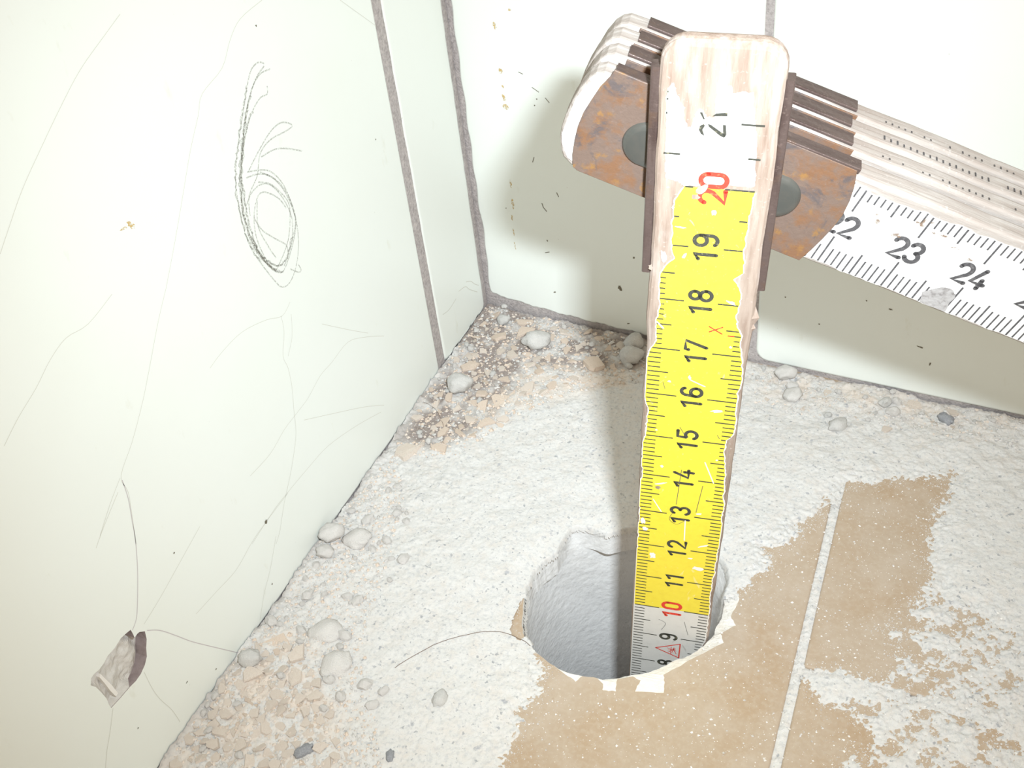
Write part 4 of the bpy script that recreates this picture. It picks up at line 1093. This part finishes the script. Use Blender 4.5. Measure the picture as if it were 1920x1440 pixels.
# many more: chips and clumps of the heaps
def scatter(poly_px, count, smin, smax, meshes, label, cat, name, group, chipfrac=1.0, sink=(.1, .5), gap=0.62):
    P = np.array([on_floor(p)[:2] for p in poly_px]); lo = P.min(0); hi = P.max(0); done = 0; tries = 0
    while done < count and tries < 6000:
        tries += 1
        x, y = rs.uniform(lo[0], hi[0]), rs.uniform(lo[1], hi[1])
        s_ = smin + (smax - smin) * rs.uniform() ** 1.8
        if poly_sd(P, np.array([x]), np.array([y]))[0] < 0 or x < s_ + .06 or y > -x * .0977 - s_ - .05: continue
        if any((x - a) ** 2 + (y - b) ** 2 < ((s_ + c) * gap) ** 2 for a, b, c in occupied): continue
        occupied.append((x, y, s_)); done += 1
        o = place(name, meshes[rs.randint(len(meshes))], (x, y), s_, rs.uniform(0, 6.28), label, cat, group, rs.uniform(*sink), (rs.normal(0, .16), rs.normal(0, .16))); todo.append((o, label))
rubble = [(745, 850), (830, 705), (912, 585), (1210, 650), (1205, 700), (1080, 710), (1000, 765), (930, 810), (820, 855)]
scatter(rubble, 60, 0.17, 0.33, CH, 'beige corner chip', 'plaster chip', 'plaster_chip', 'beige chips in the corner rubble', gap=0.72)
scatter(rubble, 70, 0.07, 0.16, CH, 'tiny beige corner chip', 'plaster chip', 'plaster_chip', 'tiny beige chips in the corner rubble')
scatter(rubble, 40, 0.05, 0.13, LP, 'corner mortar crumb', 'crumb', 'mortar_crumb', 'small mortar crumbs in the corner rubble')
heap = [(320, 1440), (450, 1240), (530, 1200), (600, 1290), (660, 1440)]
scatter(heap, 95, 0.15, 0.32, CH[1::2], 'pinkish heap chip', 'plaster chip', 'plaster_chip', 'pinkish chips of the gravelly heap', sink=(.2, .7), gap=0.62)
scatter(heap, 70, 0.08, 0.16, CH + LP[1::3], 'small heap chip', 'plaster chip', 'plaster_chip', 'small chips of the gravelly heap', sink=(.3, .9))
scatter([(470, 1210), (600, 1010), (740, 870), (790, 960), (720, 1200), (740, 1440), (660, 1440), (600, 1300)], 40, 0.07, 0.20, LP[1::3] + LP[2::3], 'dusty lump', 'lump', 'mortar_lump', 'small dusty lumps along the left wall', sink=(1.0, 1.5))
scatter([(1420, 690), (1640, 735), (1900, 800), (1900, 830), (1640, 800), (1420, 760)], 45, 0.06, 0.20, CH[1::2] + LP, 'pale crumb', 'crumb', 'mortar_crumb', 'small pale crumbs along the back wall', sink=(.5, 1.0))
# say of each of them which landmark it lies beside
byplace = {}
for o, kind_ in todo:
    p = to_px(np.array(o.location) / CM); dd = [np.hypot(*(p - l)) for l in land_px]; i = int(np.argmin(dd)); v = p - land_px[i]
    k = int(round(math.degrees(math.atan2(v[1], v[0])) / 45)) % 8
    byplace.setdefault((kind_, i, k), []).append((dd[i], o))
for (kind_, i, k), lst in byplace.items():
    lst.sort(key=lambda t: t[0])
    for n_, (_, o) in enumerate(lst):
        w_ = '' if len(lst) == 1 else ORD[min(n_, len(ORD) - 1)] + ' '
        o['label'] = w_ + kind_ + ', ' + DIRS[k] + ' the ' + LAND[i]

# fine grains: too many to count
def grains(name, polys_px, count, smin, smax, mats, label, seed, zoff=0.0):
    r_ = np.random.RandomState(seed); V = []; Fc = []; mi = []
    Ps = [np.array([on_floor(p)[:2] for p in pp]) for pp in polys_px]
    pts = []
    for P in Ps:
        lo = P.min(0); hi = P.max(0); k = 0
        X = r_.uniform(lo, hi, (count * 8, 2)); ok = poly_sd(P, X[:, 0], X[:, 1]) > 0
        pts.append(X[ok][:count])
    X = np.concatenate(pts)
    X = X[(X[:, 0] > 0.08) & (X[:, 1] < -X[:, 0] * 0.0977 - 0.10)]
    rr_ = np.hypot(X[:, 0] - HC[0], X[:, 1] - HC[1]); X = X[rr_ > rim_of(np.arctan2(X[:, 1] - HC[1], X[:, 0] - HC[0])) + 0.06]
    Z = np.maximum(dust_fields(X[:, 0], X[:, 1])[0], 0) + zoff
    for (x, y), z in zip(X, Z):
        s_ = smin + (smax - smin) * r_.uniform() ** 3; b = len(V)
        for d in ((1, 0, 0), (0, 1, 0), (-1, 0, 0), (0, -1, 0), (0, 0, 1), (0, 0, -.4)):
            V.append((x + s_ * (d[0] + r_.uniform(-.4, .4)), y + s_ * (d[1] + r_.uniform(-.4, .4)), z + s_ * (d[2] * .8 + .2)))
        m_ = r_.randint(len(mats))
        for a, c in ((0, 1), (1, 2), (2, 3), (3, 0)): Fc.append((b + a, b + c, b + 4)); Fc.append((b + c, b + a, b + 5)); mi += [m_, m_]
    o = mesh(name, V, Fc, None, None, False, mats, mi)
    return tag(o, label, 'grit', kind='stuff')
grains('rubble_grit', [[(735, 860), (830, 700), (912, 575), (1215, 645), (1210, 720), (1080, 740), (960, 790), (860, 860)]], 3800, 0.015, 0.065, [M_CHIP, M_CHIP2, M_CHIP, M_PEB, M_LUMP], 'fine beige and grey grit of the corner rubble', 1)
grains('heap_grit', [[(310, 1450), (450, 1230), (600, 1010), (745, 850), (760, 960), (680, 1200), (720, 1450)]], 3500, 0.012, 0.055, [M_CHIP2, M_CHIP2, M_PEB, M_LUMP, M_CHIP], 'fine pinkish grit of the heap along the left wall', 2)
grains('back_grit', [[(1410, 690), (1640, 730), (1915, 795), (1915, 850), (1640, 800), (1410, 770)]], 1400, 0.012, 0.05, [M_CHIP2, M_LUMP, M_PEB, M_LUMP], 'fine pale grit along the foot of the back wall', 3)
grains('white_grains', [[(985, 1290), (1240, 1310), (1440, 1060), (1600, 900), (1790, 890), (1750, 1100), (1900, 1130), (1920, 1440), (930, 1440)]], 2200, 0.006, 0.028, [M_LUMP, M_PRIME], 'scattered white grains on the bare brown floor tiles', 4, 0.0)
r_ = np.random.RandomState(9)
X = np.stack([r_.uniform(5.0, 17.0, 260000), r_.uniform(-18.0, -3.5, 260000)], 1)
tb_, _d, _b, ins_ = dust_fields(X[:, 0], X[:, 1])
pk = (tb_ < 0.004) & (ins_ < -0.08) & (r_.uniform(size=len(X)) < np.exp(tb_ / 0.016) * 0.8)
X = X[pk][:14000]; V = []; Fc = []
for x, y in X:
    s_ = 0.006 + 0.014 * r_.uniform() ** 2; b = len(V)
    for d in ((1, 0, 0), (-.5, .87, 0), (-.5, -.87, 0), (0, 0, 1)): V.append((x + s_ * (d[0] + r_.uniform(-.4, .4)), y + s_ * (d[1] + r_.uniform(-.4, .4)), s_ * d[2] * .9 + 0.001))
    Fc += [(b, b + 1, b + 3), (b + 1, b + 2, b + 3), (b + 2, b, b + 3)]
tag(mesh('edge_powder', V, Fc, M_LUMP), 'powdery white grains fringing the edge of the dust', 'grit', kind='stuff')

# hairs lying about
def hair(px_list, lift, label, z=0.06, rad=0.0045):
    pts = [on_floor(p, z) for p in smooth_path(px_list, 6)]
    V = []; Fc = []
    for i, p in enumerate(pts):
        d = pts[min(i + 1, len(pts) - 1)] - pts[max(i - 1, 0)]; d /= np.linalg.norm(d); s_ = np.cross(d, [0, 0, 1]); s_ /= np.linalg.norm(s_); u_ = np.cross(s_, d)
        zc = max(dust_h(p[0], p[1]), 0) + lift
        for k in range(5):
            a = 2 * math.pi * k / 5; q_ = np.array([p[0], p[1], zc]) + (s_ * math.cos(a) + u_ * math.sin(a)) * rad; V.append(q_)
    for i in range(len(pts) - 1):
        for k in range(5): j = (k + 1) % 5; Fc.append((i * 5 + k, i * 5 + j, (i + 1) * 5 + j, (i + 1) * 5 + k))
    Fc.append(tuple(range(4, -1, -1))); Fc.append(tuple(range(len(V) - 5, len(V))))
    o = fix_normals(mesh('hair', V, Fc, M_HAIR)); return tag(o, label, 'hair')
h4 = lambda p: (300 + p[0] * .375, 900 + p[1] * .375)
hair([h4(p) for p in [(1175, 943), (1230, 905), (1300, 865), (1400, 818), (1500, 785), (1600, 765), (1680, 760), (1750, 770), (1820, 798), (1850, 822)]], 0.006, 'long thin curved hair lying in the dust left of the hole', rad=0.0065)
hair([(795, 760), (815, 770), (828, 790), (834, 815), (828, 840)], 0.05, 'short curved hair sticking out of the corner rubble')
